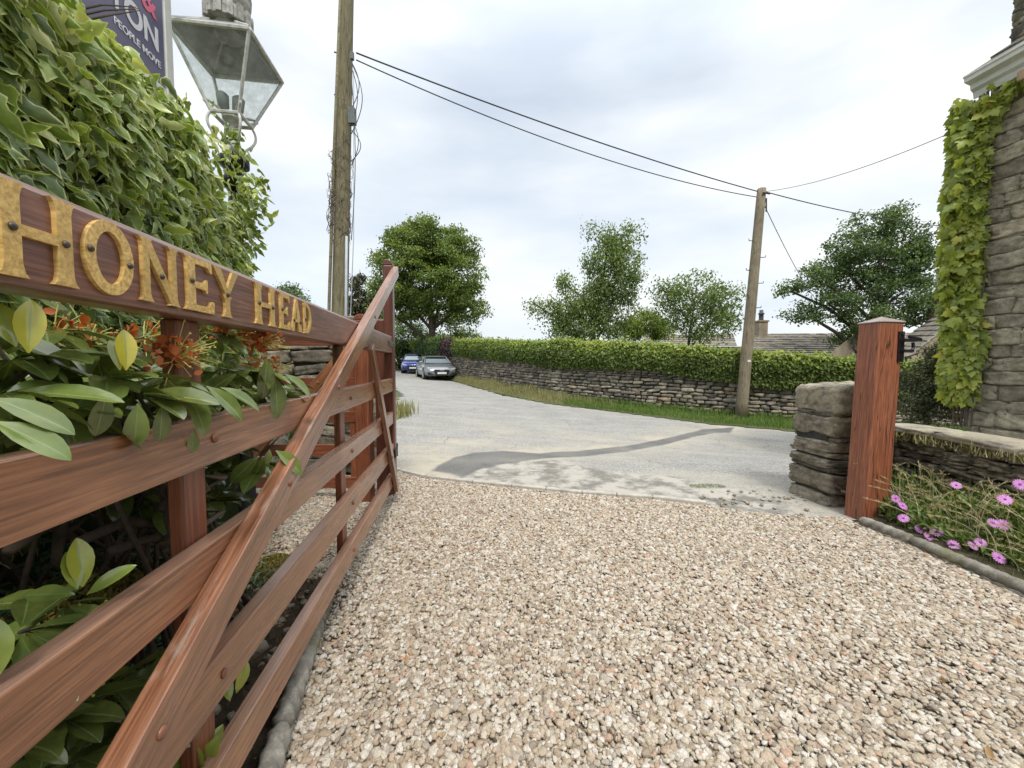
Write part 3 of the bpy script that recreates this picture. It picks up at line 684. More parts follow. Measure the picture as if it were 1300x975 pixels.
bar('brace', (-1.36, 3.235, 1.29), (-2.28, 3.235, .3), UP, .08, .028, M['gate_wood'], wg)
for x, z in ((-1.62, 1.0), (-1.9, .7), (-2.2, .41)): dome('bolt_cap', (x, 3.22, z), (0, -1, 0), .011, .006, M['plug'], wg)

# ================================================================== walls of stone
ST = [(0, (.10, .088, .07)), (.3, (.17, .15, .12)), (.6, (.25, .22, .17)), (.85, (.34, .30, .24)), (1, (.30, .21, .13))]
M['gritstone'] = stonemat('gritstone', ST, .25)
M['pale_grit'] = stonemat('pale_gritstone', [(0, (.26, .225, .175)), (.5, (.36, .31, .24)), (1, (.44, .39, .31))], .25, .008, 6, .5)
M['house_stone'] = stonemat('house_stone', [(0, (.27, .235, .175)), (.5, (.39, .345, .255)), (1, (.52, .45, .32))], .12, .03, 13, .6)
M['mortar'] = plain('dark_joint', (.05, .045, .038), .95, 0, .4, 8, .5)
# far wall across the road
WPT = [(ground_at(px, py)) for px, py in [(560, 479.5), (577, 483.5)]]
WALL_PATH = [(-13.5, 46.), (-7.2, 31.), (-3.35, 23.0), (-.2, 17.2), (1.5, 14.1), (3.8, 12.2), (6.5, 11.1), (10.5, 10.4), (17.0, 10.0)]
cumw = np.concatenate([[0], np.cumsum(np.hypot(*np.diff(np.array(WALL_PATH), axis=0).T))])
def wpos(u):
    W = np.array(WALL_PATH); return np.interp(u, cumw, W[:, 0]), np.interp(u, cumw, W[:, 1])
def wbase(u): x, y = wpos(u); return float(gz(x, y)) - .05
def wtop(u): x, y = wpos(u); return float(gz(x, y)) + 1.33 + .30 * float(sstep(14, 24, y)) + .05 * math.sin(u * 1.3) + .03 * math.sin(u * 4.1)
LW = cumw[-1]
wt = empty('field_wall', (3.8, 12.6, 0), 'long dry stone boundary wall across the lane, under the clipped hedge', 'wall')
C, H, A = wall_layout(WALL_PATH, wbase, wtop, (.06, .125), (.14, .42), .2, .008, 3)
tn = rng.uniform(0, 1, len(C)) ** 1.1
M['field_stone'] = stonemat('field_stone', [(0, (.13, .115, .095)), (.3, (.23, .205, .165)), (.65, (.34, .30, .24)), (.9, (.44, .39, .31)), (1, (.38, .27, .18))], .25, .012, 7, .55)
stones('stonework', M['field_stone'], C, H, A, tn, .09, wt, absj=.012)
mb = MB(); us = np.linspace(0, LW, 80); V = []
for u in us:
    x, y = wpos(u); x2, y2 = wpos(min(u + .1, LW)); x1, y1 = wpos(max(u - .1, 0)); d = Vector((x2 - x1, y2 - y1, 0)).normalized(); nr = Vector((d.y, -d.x, 0)); p = Vector((x, y, 0))
    for q in (-.07, -.50):
        for z in (wbase(u) - .1, wtop(u) - .06): V.append(p + nr * q + UP * z)
Fc = []
for i in range(len(us) - 1):
    a = i * 4; b_ = a + 4; Fc += [(a, b_, b_ + 1, a + 1), (a + 1, b_ + 1, b_ + 3, a + 3), (a + 3, b_ + 3, b_ + 2, a + 2)]
mb.add(V, Fc); mb.build('core', M['mortar'], wt)

# pier beside the gate post
M['pier_stone'] = stonemat('pier_stone', [(0, (.15, .13, .10)), (.5, (.28, .24, .18)), (1, (.40, .35, .27))], .3, .012, 12, .75)
pt = empty('stone_pier', (2.75, 3.2, 0), 'rough stone pier of stacked gritstone blocks topped by one big block', 'pier')
rows = [(-.03, .12, [(.0, .24), (.24, .3)]), (.09, .16, [(-.01, .34)]), (.09, .085, [(.33, .2)]), (.175, .075, [(.33, .2)]), (.25, .05, [(.03, .30), (.33, .2)]), (.30, .075, [(-.01, .36), (.35, .18)]), (.375, .05, [(.03, .22), (.25, .26)]), (.425, .095, [(.02, .48)]), (.52, .04, [(.05, .2), (.25, .24)]), (.56, .17, [(.035, .46)]), (.73, .035, [(.05, .25), (.3, .2)]), (.765, .225, [(.045, .44)])]
C, H, A, tn = [], [], [], []
pa = .10
for z, h, cells in rows:
    for x0, l in cells:
        cx = x0 + l / 2 - .23 ; j = random.uniform(-.012, .012)
        jx = random.uniform(-.022, .012); C.append((2.765 + jx + cx * math.cos(pa), 3.17 + cx * math.sin(pa) + .13 + j, z + h / 2)); H.append((l / 2 - .002, .20 + random.uniform(-.01, .02), h / 2 - .002)); A.append(pa + random.uniform(-.05, .05)); tn.append(random.uniform(.0, .8))
tn[-1] = .9
Jo = stones('stonework', M['pier_stone'], C, H, np.array(A), np.array(tn), .03, pt, T=BTP)
mb = MB(); mb.box((2.775, 3.31, .36), (.40, .30, .74), Matrix.Rotation(pa, 3, 'Z')); mb.build('core', M['mortar'], pt)
# low garden wall to the right of the post
LP = [(2.84, 3.30), (3.36, 3.38), (3.28, 2.0), (3.22, .2)]
lw = empty('garden_wall', (3.3, 2.8, 0), 'low mossy dry stone garden wall behind the flower bed', 'wall')
C, H, A = wall_layout([(2.8, 3.34), (3.40, 3.42)], lambda u: 0, lambda u: .56, (.045, .085), (.12, .34), .2, .004, 5)
C2, H2, A2 = wall_layout([(3.36, 3.42), (3.20, .2)], lambda u: 0, lambda u: .56, (.045, .085), (.12, .34), .2, .004, 6)
# travel towards the camera: outward (right of travel) must face the drive (-x)
C = np.concatenate([C, C2]); H = np.concatenate([H, H2]); A = np.concatenate([A, A2])
stones('stonework', M['pier_stone'], C, H, A, rng.uniform(.3, 1, len(C)), .05, lw, T=BTH, absj=.01)
mb = MB(); mb.box((3.17, 3.55, .27), (.8, .26, .5)); mb.box((3.44, 1.8, .27), (.16, 3.2, .5), Matrix.Rotation(-.05, 3, 'Z')); mb.build('core', M['mortar'], lw)
cp = []; ch = []; ca = []
y = 3.5
while y > .3:
    l = random.uniform(.3, .6); t_ = (3.42 - (y - l / 2)) / 3.22
    cp.append((3.42 - .16 * t_ + .05, y - l / 2, .595)); ch.append((l / 2 - .006, .165, .033)); ca.append(-math.pi / 2 - .05); y -= l
cp.append((2.98, 3.46, .6)); ch.append((.24, .16, .035)); ca.append(.1)
stones('coping', M['pale_grit'], cp, ch, np.array(ca), rng.uniform(.5, 1, len(cp)), .04, lw, T=BT5)
# wall behind the side gate
bw = empty('side_wall', (-2.4, 4.15, 0), 'stone wall end standing behind the small side gate', 'wall')
C, H, A = wall_layout([(-4.6, 4.05), (-1.62, 4.05)], lambda u: 0, lambda u: 1.62, (.09, .17), (.18, .42), .26, .006, 9)
C2, H2, A2 = wall_layout([(-1.60, 4.05), (-1.60, 4.40)], lambda u: 0, lambda u: 1.6, (.1, .17), (.15, .3), .2, .005, 12)
C = np.concatenate([C, C2]); H = np.concatenate([H, H2]); A = np.concatenate([A, A2])
stones('stonework', M['pier_stone'], C, H, A, rng.uniform(.2, 1, len(C)), .03, bw, T=BTH)
mb = MB(); mb.box((-3.15, 4.26, .78), (2.9, .3, 1.55)); mb.build('core', M['mortar'], bw)

# ================================================================== rope edging
M['edging'] = stonemat('mossy_edging', [(0, (.17, .155, .13)), (.5, (.27, .25, .21)), (1, (.36, .33, .28))], .45, .004, 14, .6)
def edging_tile(p, ang, L, label, group, h=.075):
    n, k = 16, 40; V = []; t = Vector((math.cos(ang), math.sin(ang), 0)); nr = Vector((-t.y, t.x, 0))
    for i in range(k + 1):
        s = L * i / k; e = 1 - .25 * max(0, 1 - min(i, k - i) / 1.5)
        for j in range(n):
            a = 2 * math.pi * j / n; r = .036 * e * (1 - .24 * abs(math.cos(1.5 * a + s * 50)) ** 2)
            V.append(Vector(p) + t * s + nr * (math.cos(a) * r) + UP * (h + math.sin(a) * r))
    Fc = [(i * n + j, (i + 1) * n + j, (i + 1) * n + (j + 1) % n, i * n + (j + 1) % n) for i in range(k) for j in range(n)] + [tuple(range(n)), tuple((k * n + j) for j in range(n - 1, -1, -1))]
    mb = MB(); mb.add(V, Fc); mb.box(Vector(p) + t * L / 2 + UP * (h / 2 - .03), (L, .045, h + .02), Matrix.Rotation(ang, 3, 'Z'))
    o = mesh_np('edging_tile', mb.v, mb.f, M['edging'], None, True, {'tint': np.full(len(mb.v), random.uniform(.2, .8))})
    return tag(o, label, 'edging', group)
p = Vector((-.33, -.15, 0)); tgt = [(-.685, 1.11), (-.955, 2.05)]
pts = [Vector((-.32, -.1, 0)), Vector((-.70, 1.12, 0)), Vector((-.965, 2.08, 0))]
for a, b_ in zip(pts, pts[1:]):
    d = b_ - a; n = max(1, round(d.length / .45)); L = d.length / n
    for i in range(n): edging_tile(a + d * (i / n), math.atan2(d.y, d.x), L - .006, 'rope-topped clay edging tile at the bed under the open gate', 'edging tiles under the gate', .05)
pts = [Vector((2.51, 2.72, 0)), Vector((2.55, 2.4, 0)), Vector((2.565, 1.8, 0)), Vector((2.56, .6, 0))]
for a, b_ in zip(pts, pts[1:]):
    d = b_ - a; n = max(1, round(d.length / .45)); L = d.length / n
    for i in range(n): edging_tile(a + d * (i / n), math.atan2(d.y, d.x), L - .006, 'rope-topped clay edging tile in front of the pink daisies', 'edging tiles along the flower bed', .035)

# ================================================================== house on the right
hang = math.atan2(.1388, 1)
HD = Vector((-.1388, 1, 0)).normalized(); HN = Vector((-HD.y, HD.x, 0))    # HN points towards the drive (-x)
HC = Vector((4.86, 4.10, 0))                                             # far corner at the ground
house = empty('stone_house', HC, 'stone house with creeper at its corner, white gutter and chimney, at the right edge', 'house')
C, H, A, tn = [], [], [], []
r2 = np.random.default_rng(4)
z = -.1; EZ = 4.02
while z < EZ:
    h = r2.uniform(.13, .16); u = -r2.uniform(0, .3)
    while u < 5.0:
        l = r2.uniform(.22, .46); um = max(u, 0); l2 = u + l - um
        if l2 > .05:
            p = HC - HD * (um + l2 / 2) - HN * (.10 + r2.uniform(-.006, .006)); C.append((p.x, p.y, z + h / 2)); H.append((l2 / 2 - .0025, .10, h / 2 - .0025)); A.append(math.atan2(-HD.y, -HD.x)); tn.append(r2.uniform(0, 1))
        u += l
    z += h
# travel towards the camera, outward (right of travel) = towards -x
stones('wall', M['house_stone'], C, H, np.array(A), np.array(tn), .014, house, T=BTH, absj=.008)
mb = MB(); a0 = HC - HN * .022 - HD * .03
q = [a0, a0 - HD * 4.9, a0 - HD * 4.9 - HN * 6, a0 - HN * 6]
rp = [(q[0] - HN * 3) , (q[1] - HN * 3)]
V = [p + UP * zz for zz in (-.2, 4.0) for p in q] + [rp[0] + UP * 6.2, rp[1] + UP * 6.2]
mb.add(V, [(0, 3, 7, 4), (1, 0, 4, 5), (2, 1, 5, 6), (3, 2, 6, 7), (4, 7, 8), (6, 5, 9), (4, 8, 9, 5), (7, 6, 9, 8)]); mb.build('masonry', plain('lime_mortar', (.20, .175, .135), .95, 0, .35, 12, .6), house)
M['slate'] = stonemat('stone_slate', [(0, (.13, .12, .105)), (.5, (.2, .185, .165)), (1, (.28, .26, .225))], .2, .006, 9, .5)
def roof_slope(e0, e1, r0, r1, courses, mat, parent, th=.025, name='roof', lenr=(.28, .55)):
    """overlapping slates from the eaves line e0-e1 up to the ridge r0-r1"""
    e0, e1, r0, r1 = map(Vector, (e0, e1, r0, r1)); r = np.random.default_rng(len(name) + courses); V, Fc, tn = [], [], []
    for i in range(courses):
        a, b_ = i / courses, min(1.0, (i + 1.25) / courses); u = -r.uniform(0, lenr[0]) 
        L = (e1 - e0).length
        while u < L:
            l = r.uniform(*lenr); u0, u1 = max(u, 0) / L, min(u + l - .006, L) / L
            if u1 > u0:
                lo0 = e0.lerp(e1, u0).lerp(r0.lerp(r1, u0), a); lo1 = e0.lerp(e1, u1).lerp(r0.lerp(r1, u1), a)
                hi0 = e0.lerp(e1, u0).lerp(r0.lerp(r1, u0), b_); hi1 = e0.lerp(e1, u1).lerp(r0.lerp(r1, u1), b_)
                nrm = (lo1 - lo0).cross(hi0 - lo0).normalized()
                if nrm.z < 0: nrm = -nrm
                t_ = th * r.uniform(.8, 1.25); k = len(V)
                for p, o1 in ((lo0, th * 1.1), (lo1, th * 1.1), (hi1, 0), (hi0, 0)): V.append(p + nrm * o1)
                for p, o1 in ((lo0, th * 1.1 + t_), (lo1, th * 1.1 + t_), (hi1, t_), (hi0, t_)): V.append(p + nrm * o1)
                Fc += [(k + 4, k + 5, k + 6, k + 7), (k, k + 1, k + 5, k + 4), (k + 1, k + 2, k + 6, k + 5), (k + 3, k, k + 4, k + 7), (k, k + 3, k + 2, k + 1)]
                tn += [r.uniform(0, 1)] * 8
            u += l
    return mesh_np(name, [tuple(p) for p in V], Fc, mat, parent, False, {'tint': tn})
ev0 = HC + HN * .10 + HD * .07 + UP * 4.13; ev1 = ev0 - HD * 5.1; rg0 = HC + HD * .07 - HN * 3.0 + UP * 6.35; rg1 = rg0 - HD * 5.1
roof_slope(ev0, ev1, rg0, rg1, 12, M['slate'], house, .02)
# box gutter on the eaves
g = MB(); prof = [(0, -.02), (.015, .03), (.05, .05), (.055, .085), (.13, .10), (.135, .13), (.15, .135), (.15, .15), (-.01, .15), (-.01, -.02)]
g.prism([(a, b_ * 1.25) for a, b_ in prof], HC + HD * .09 + UP * 3.95 + HN * .015, HN, UP, HD, -5.1, 0)
g.build('gutter', M['white_paint'], house, bevel=.003)
# corbel stones and a small white box
cb = MB()
M['tan'] = plain('tan_corbel', (.36, .25, .15), .85, 0, .3, 12, .6)
for u in (.42, 1.25, 2.1):
    cb = MB(); cb.box(HC - HD * u + HN * .05 + UP * 3.87, (.16, .26, .10), Matrix.Rotation(hang, 3, 'Z')); cb.build('corbel', M['tan'], house, bevel=.012)
bx = MB(); bx.box(HC - HD * .17 + HN * .02 + UP * 3.72, (.02, .045, .16), Matrix.Rotation(hang, 3, 'Z')); bx.build('alarm_box', M['white_paint'], house, bevel=.003)
# chimney
ck = HC - HD * .33 - HN * .78
C, H, A, tn = [], [], [], []
mbc = MB(); z = 4.25; i = 0
while z < 5.35:
    h = .135; wv = .40
    for face in range(4):
        an = math.atan2(-HD.y, -HD.x) + face * math.pi / 2; tx, ty = math.cos(an), math.sin(an); nx_, ny_ = ty, -tx
        cuts = [-wv, -.12 if i % 2 else .1, wv]
        for c0, c1 in zip(cuts, cuts[1:]):
            mid = (c0 + c1) / 2; C.append((ck.x + tx * mid + nx_ * (wv - .08), ck.y + ty * mid + ny_ * (wv - .08), z + h / 2)); H.append(((c1 - c0) / 2 - .003, .08, h / 2 - .003)); A.append(an); tn.append(random.random())
    z += h; i += 1
ch_ = stones('chimney', M['gritstone'], C, H, np.array(A), np.array(tn), .02, house, T=BTH)
Mr = Matrix.Rotation(hang, 3, 'Z')
mb = MB(); mb.box((ck.x, ck.y, 4.8), (.7, .7, 1.15), Mr); mb.box((ck.x, ck.y, 5.42), (.95, .95, .12), Mr); mb.box((ck.x, ck.y, 5.52), (.84, .84, .08), Mr)
mb.build('chimney_cap', plain('chimney_stone', (.25, .215, .17), .9, 0, .3, 8, .6), ch_, bevel=.01)
mb = MB(); mb.box((ck.x, ck.y, 4.42), (.87, .87, .12), Mr); mb.build('flashing', plain('lead', (.3, .3, .29), .6, .2, .2, 9), ch_, bevel=.008)

# ================================================================== leaf materials
M['ivy'] = leafmat('variegated_ivy', [(0, (.03, .08, .022)), (.35, (.09, .18, .035)), (.7, (.24, .36, .055)), (.9, (.42, .52, .12)), (1, (.62, .64, .30))], .34, .32, edge=(.70, .74, .36), edge_at=(.62, .98))
M['boston'] = leafmat('creeper', [(0, (.10, .18, .03)), (.3, (.20, .31, .05)), (.65, (.38, .47, .08)), (.93, (.54, .53, .12)), (1, (.55, .38, .10))], .42, .4, big=.9)
M['rhodo'] = leafmat('rhododendron_leaf', [(0, (.035, .075, .028)), (.5, (.06, .125, .042)), (.84, (.13, .22, .06)), (.92, (.33, .38, .05)), (1, (.50, .44, .04))], .20, .14, rib=(.22, .30, .11), spec=.9)
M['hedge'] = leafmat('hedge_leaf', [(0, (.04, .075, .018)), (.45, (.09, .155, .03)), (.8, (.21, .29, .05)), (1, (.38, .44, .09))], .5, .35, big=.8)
M['copper'] = leafmat('copper_hedge_leaf', [(0, (.035, .018, .025)), (.5, (.07, .035, .045)), (1, (.11, .07, .06))], .5, .2)
M['syc'] = leafmat('sycamore_leaf', [(0, (.05, .09, .02)), (.5, (.12, .19, .035)), (1, (.30, .37, .08))], .5, .35, big=.5)
M['birch'] = leafmat('birch_leaf', [(0, (.06, .105, .032)), (.5, (.14, .21, .06)), (1, (.28, .35, .11))], .5, .4, big=.6)
M['darktree'] = leafmat('ash_leaf', [(0, (.035, .07, .022)), (.5, (.075, .13, .04)), (1, (.19, .27, .08))], .5, .3, big=.5)
M['brighttree'] = leafmat('bright_leaf', [(0, (.08, .14, .025)), (.5, (.17, .25, .04)), (1, (.32, .38, .07))], .5, .35)
M['conifer'] = leafmat('conifer_leaf', [(0, (.03, .045, .02)), (.5, (.06, .075, .03)), (1, (.14, .11, .06))], .6, .1)
M['juniper'] = leafmat('juniper_leaf', [(0, (.012, .034, .018)), (.5, (.028, .075, .036)), (1, (.08, .15, .05))], .6, .1)
M['grass'] = leafmat('green_grass', [(0, (.055, .11, .02)), (.5, (.11, .20, .03)), (1, (.20, .28, .06))], .55, .3)
M['dry_grass'] = leafmat('dry_grass', [(0, (.12, .15, .04)), (.4, (.24, .24, .09)), (.7, (.38, .33, .16)), (1, (.52, .45, .27))], .6, .25)
M['daisy_leaf'] = leafmat('daisy_leaf', [(0, (.045, .09, .02)), (.5, (.10, .17, .035)), (.85, (.18, .25, .06)), (1, (.3, .3, .06))], .5, .25)
M['moss'] = plain('moss', (.17, .14, .035), .95, 0, .6, 25, 1, .1, bdist=.02)
M['olive'] = leafmat('olive_leaf', [(0, (.03, .05, .02)), (.5, (.08, .10, .04)), (1, (.20, .19, .08))], .6, .15)
M['silver'] = leafmat('silver_leaf', [(0, (.12, .18, .10)), (1, (.28, .34, .22))], .5, .15)
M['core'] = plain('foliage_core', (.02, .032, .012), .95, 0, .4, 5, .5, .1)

# ================================================================== variegated ivy hedge, left
ivy = empty('ivy_hedge', (-1.5, 1.4, 0), 'tall bank of cream-edged variegated ivy behind the gate lettering', 'ivy')
def ivy_face(y): return -.921 - .283 * y
N = 19000
y = rng.uniform(-.1, 2.62, N) ; ztop = 2.27 - .38 * sstep(1.9, 2.6, y) + .06 * fbm(y, y * 0, 3, 51)
u = rng.uniform(0, 1, N); side_ = rng.uniform(0, 1, N) < .22
zz = np.where(side_, ztop, .75 + (ztop - .75) * u ** .8)
bul = .07 * fbm(y, zz, 3.2, 52, 3) + .07 * fbm(y * 1.5, zz, 8, 55, 3)
fx = ivy_face(y) + bul - .22 * sstep(.25, 0, ztop - zz) * rng.uniform(0, 1, N)
x = fx - rng.exponential(.05, N) + np.where(side_, -rng.uniform(0, .6, N), 0)
x += np.where(y > 2.3, -rng.uniform(0, .45, N) * sstep(2.3, 2.6, y), 0)
zz = zz + rng.normal(0, .03, N)
pos = np.stack([x, y, zz], 1)
tipd = np.stack([rng.normal(.3, .6, N), rng.normal(.3, .65, N), rng.normal(-.7, .5, N)], 1)
nr = np.stack([rng.normal(.7, .6, N), rng.normal(-.1, .75, N), rng.normal(.8, .55, N)], 1)
tt = np.clip(.45 + .27 * rng.normal(size=N) + .25 * fbm(y, zz, 4, 53) + .18 * sstep(1.4, 2.25, zz), 0, 1)
szs = rng.uniform(.028, .078, N) * (1 + .15 * fbm(y, zz, 6, 54))
scatter('foliage', M['ivy'], pos, tipd, nr, szs, T_IVY, ivy, tt)
# sprays reaching out at the right-hand end, round the lamp post
C_ = []
for q in [(300, 225, 2.45), (318, 250, 2.4), (325, 262, 2.45), (305, 275, 2.5), (315, 290, 2.45), (300, 305, 2.42), (322, 240, 2.5), (295, 190, 2.45), (290, 175, 2.5), (310, 300, 2.45), (297, 215, 2.38), (306, 262, 2.4)]:
    c0 = P(*q); n_ = 30; C_.append(np.array(c0)[None] + rng.normal(0, 1, (n_, 3)) * np.array([.042, .06, .055]))
C_ = np.concatenate(C_); n_ = len(C_)
scatter('spray', M['ivy'], C_, np.stack([rng.normal(.5, .5, n_), rng.normal(0, .5, n_), rng.normal(-.5, .5, n_)], 1), rdir(n_, 1.0), rng.uniform(.035, .07, n_), T_IVY, ivy)
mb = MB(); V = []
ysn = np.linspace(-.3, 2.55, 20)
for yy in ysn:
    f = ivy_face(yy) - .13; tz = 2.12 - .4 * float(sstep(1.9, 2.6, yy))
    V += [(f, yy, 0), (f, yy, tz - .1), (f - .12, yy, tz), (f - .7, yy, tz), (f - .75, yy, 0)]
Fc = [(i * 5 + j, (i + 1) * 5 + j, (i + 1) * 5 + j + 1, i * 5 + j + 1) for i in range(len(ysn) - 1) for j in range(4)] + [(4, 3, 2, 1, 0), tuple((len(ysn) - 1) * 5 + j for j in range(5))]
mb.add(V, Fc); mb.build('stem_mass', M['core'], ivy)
tw = MB()
for i in range(3): a = P(130 + i * 3, 6 + i * 7, 1.3); tw.tube([a - Vector((.1, 0, .02)), a, a + Vector((.09, .02, .012 * i + .01))], [.004, .003, .0012], 6)
tw.build('twig', M['twig'], ivy)

# ================================================================== lamp post
lamp = empty('lamp_post', (-1.80, 2.50, 0), 'old Victorian street lamp with glazed lantern, flaking white paint and dark post in the ivy', 'street lamp')
LC = Vector((-1.755, 2.50, 0)); la = .145
lx, ly = Vector((math.cos(la), math.sin(la), 0)), Vector((-math.sin(la), math.cos(la), 0))
mb = MB(); mb.lathe([(.10, 0), (.10, .25), (.06, .3), (.045, .8), (.04, 1.9), (.034, 2.28)], LC, 20); mb.build('post', M['iron'], lamp, True)
mb = MB(); mb.lathe([(.036, 2.26), (.075, 2.28), (.08, 2.31), (.05, 2.33), (.055, 2.38), (.085, 2.40), (.085, 2.44), (.05, 2.46)], LC, 24); mb.build('collar', M['iron'], lamp, True)
ZB, ZT, HB, HTp = 2.685, 3.08, .078, .215
def lc(a, b_, z): return LC + lx * a + ly * b_ + UP * z
mb = MB(); mb.lathe([(.03, 2.46), (.05, 2.47), (.05, 2.50), (.022, 2.53), (.018, 2.66), (.05, 2.68), (.05, 2.70)], LC, 20); mb.build('stem', M['lamp_paint'], lamp, True)
# scrolled frog brackets
for a, b_ in ((1, 1), (1, -1), (-1, -1), (-1, 1)):
    s = MB(); d = (lx * a + ly * b_).normalized(); pts = []
    for t in np.linspace(0, 1, 22):
        if t < .6: r, z = .045 + .085 * math.sin(t / .6 * math.pi * .8) ** 1 * 1.0, 2.50 + .20 * t / .6
        else: q_ = (t - .6) / .4; r, z = .045 + .085 * math.sin(.8 * math.pi) + .05 * math.sin(q_ * 4.5), 2.70 + .04 * math.sin(q_ * math.pi)
        pts.append(LC + d * r + UP * z)
    s.tube(pts, .0075, 8); s.build('scroll', M['lamp_paint'], lamp, True)
corn = ((-1, -1), (1, -1), (1, 1), (-1, 1))
fr = MB()
for a, b_ in corn: fr.tube([lc(a * HB, b_ * HB, ZB), lc(a * HTp, b_ * HTp, ZT)], .0095, 6)
for (a, b_), (c_, d_) in zip(corn, corn[1:] + corn[:1]):
    fr.tube([lc(a * HB, b_ * HB, ZB), lc(c_ * HB, d_ * HB, ZB)], .011, 6); fr.tube([lc(a * HTp, b_ * HTp, ZT), lc(c_ * HTp, d_ * HTp, ZT)], .013, 6)
for a, b_ in corn: fr.tube([lc(a * HTp, b_ * HTp, ZT + .012), lc(a * .07, b_ * .07, ZT + .14)], .009, 6)
fr.build('frame', M['lamp_paint'], lamp)
m, nt, b = new_mat('dusty_glass')
n1 = noise(nt, coords(nt), 14, 6, .75); 
gl = nd(nt, 'ShaderNodeBsdfTransparent'); gl.inputs['Color'].default_value = (.97, .985, .98, 1); gs = nd(nt, 'ShaderNodeBsdfGlossy', Roughness=.3); df = nd(nt, 'ShaderNodeBsdfDiffuse'); df.inputs['Color'].default_value = (.6, .62, .58, 1); tl = nd(nt, 'ShaderNodeBsdfTranslucent'); tl.inputs['Color'].default_value = (.6, .64, .6, 1)
m1 = nd(nt, 'ShaderNodeMixShader'); m1.inputs[0].default_value = .05; nt.links.new(gl.outputs[0], m1.inputs[1]); nt.links.new(gs.outputs[0], m1.inputs[2])
m0 = nd(nt, 'ShaderNodeMixShader'); m0.inputs[0].default_value = .5; nt.links.new(df.outputs[0], m0.inputs[1]); nt.links.new(tl.outputs[0], m0.inputs[2])
m2 = nd(nt, 'ShaderNodeMixShader'); nt.links.new(ramp(nt, n1, [(.4, .03), (.7, .24)]), m2.inputs[0]); nt.links.new(m1.outputs[0], m2.inputs[1]); nt.links.new(m0.outputs[0], m2.inputs[2])
nt.links.new(m2.outputs[0], nt.nodes['Material Output'].inputs['Surface']); M['lamp_glass'] = m
for (a, b_), (c_, d_) in zip(corn, corn[1:] + corn[:1]):
    q = MB(); q.add([lc(a * HB, b_ * HB, ZB), lc(c_ * HB, d_ * HB, ZB), lc(c_ * HTp, d_ * HTp, ZT), lc(a * HTp, b_ * HTp, ZT)], [(0, 1, 2, 3)]); o = q.build('pane', M['lamp_glass'], lamp)
    md = o.modifiers.new('thick', 'SOLIDIFY'); md.thickness = .003
q = MB(); V = [lc(a * (HTp - .002), b_ * (HTp - .002), ZT + .012) for a, b_ in corn] + [lc(a * .07, b_ * .07, ZT + .14) for a, b_ in corn]
q.add(V, [(i, (i + 1) % 4, 4 + (i + 1) % 4, 4 + i) for i in range(4)] + [(4, 5, 6, 7)]); rf = q.build('lantern_roof', plain('sooty_roof', (.22, .225, .20), .6, .2, .4, 14), lamp); md = rf.modifiers.new('thick', 'SOLIDIFY'); md.thickness = .004
q = MB(); q.lathe([(.08, ZT + .10), (.082, ZT + .15), (.115, ZT + .16), (.118, ZT + .21), (.095, ZT + .25), (.12, ZT + .30), (.125, ZT + .36), (.08, ZT + .40), (.02, ZT + .46)], LC, 20)
for j in range(14):
    a = j * 2 * math.pi / 14; q.box(LC + Vector((math.cos(a) * .118, math.sin(a) * .118, ZT + .20)), (.022, .03, .09), Matrix.Rotation(a, 3, 'Z'))
q.build('vent', M['lamp_top'], lamp)
for dx, dy in ((-.03, -.03), (.035, .0)):
    q = MB(); q.tube([lc(dx, dy, ZB + .02), lc(dx, dy, ZB + .05), lc(dx, dy, ZB + .055), lc(dx * 1.2, dy, ZB + .125), lc(dx * 1.2, dy, ZB + .14)], [.02, .02, .03, .034, .02], 14); q.build('bulb_holder', plain('dusty_bulb', (.13, .15, .14), .6, .0, .3, 20), lamp, True)

# ================================================================== estate agent sign
sg = empty('estate_sign', (-1.80, 2.0, 0), 'dark purple estate agent board with white lettering on a pale post above the ivy', 'sign')
SX = A_; SO = Vector((-1.522, 0, 0)); 
def SG(s, n, z): return SO + SX * s + Nn * n + UP * z
M['sign_purple'] = plain('sign_purple', (.12, .11, .19), .35, 0, .12, 3, 0)
M['sign_white'] = plain('sign_white', (.70, .70, .74), .4, 0, .05, 3, 0); M['sign_pink'] = plain('sign_pink', (.72, .12, .22), .4, 0, .08, 3, 0)
def sgs(px): return 1.522 / ((650 - px) / 490 - .1388) * 1.0096
se = sgs(226)
mb = MB(); mb.prism([(1.35, 2.59), (se, 2.59), (se, 3.25), (1.35, 3.25)], SO, SX, UP, Nn, -.006, 0); mb.build('panel', M['sign_purple'], sg)
mb = MB(); mb.prism([(1.35, 2.35), (se, 2.35), (se, 2.588), (1.35, 2.588)], SO, SX, UP, Nn, -.006, .0012); mb.build('lower_panel', M['sign_white'], sg)
mb = MB(); mb.box(SG(se + .035, -.02, 1.7), (.05, .05, 3.4), Matrix.Rotation(math.atan2(SX.y, SX.x), 3, 'Z')); mb.build('post', M['white_paint'], sg, bevel=.003)
def text(name, body, s, z, size, mat, parent, squeeze=1.0, bold=0.0, align='RIGHT'):
    cu = bpy.data.curves.new(name, 'FONT'); cu.body = body; cu.size = size; cu.align_x = align; cu.extrude = .0008; cu.offset = bold; cu.materials.append(mat)
    o = bpy.data.objects.new(name, cu); COL.objects.link(o); p = SG(s, .0024, z)
    o.matrix_basis = Matrix(((SX.x * squeeze, 0, Nn.x, p.x), (SX.y * squeeze, 0, Nn.y, p.y), (0, 1, 0, p.z), (0, 0, 0, 1)))
    mw_ = o.matrix_basis.copy(); bpy.context.view_layer.update(); me_ = bpy.data.meshes.new_from_object(o.evaluated_get(bpy.context.evaluated_depsgraph_get())); bpy.data.objects.remove(o)
    o = bpy.data.objects.new(name, me_); COL.objects.link(o); o.matrix_basis = mw_; adopt(o, parent); return o
text('lettering', 'TTON', se - .035, 2.745, .155, M['sign_white'], sg, .85, .004)
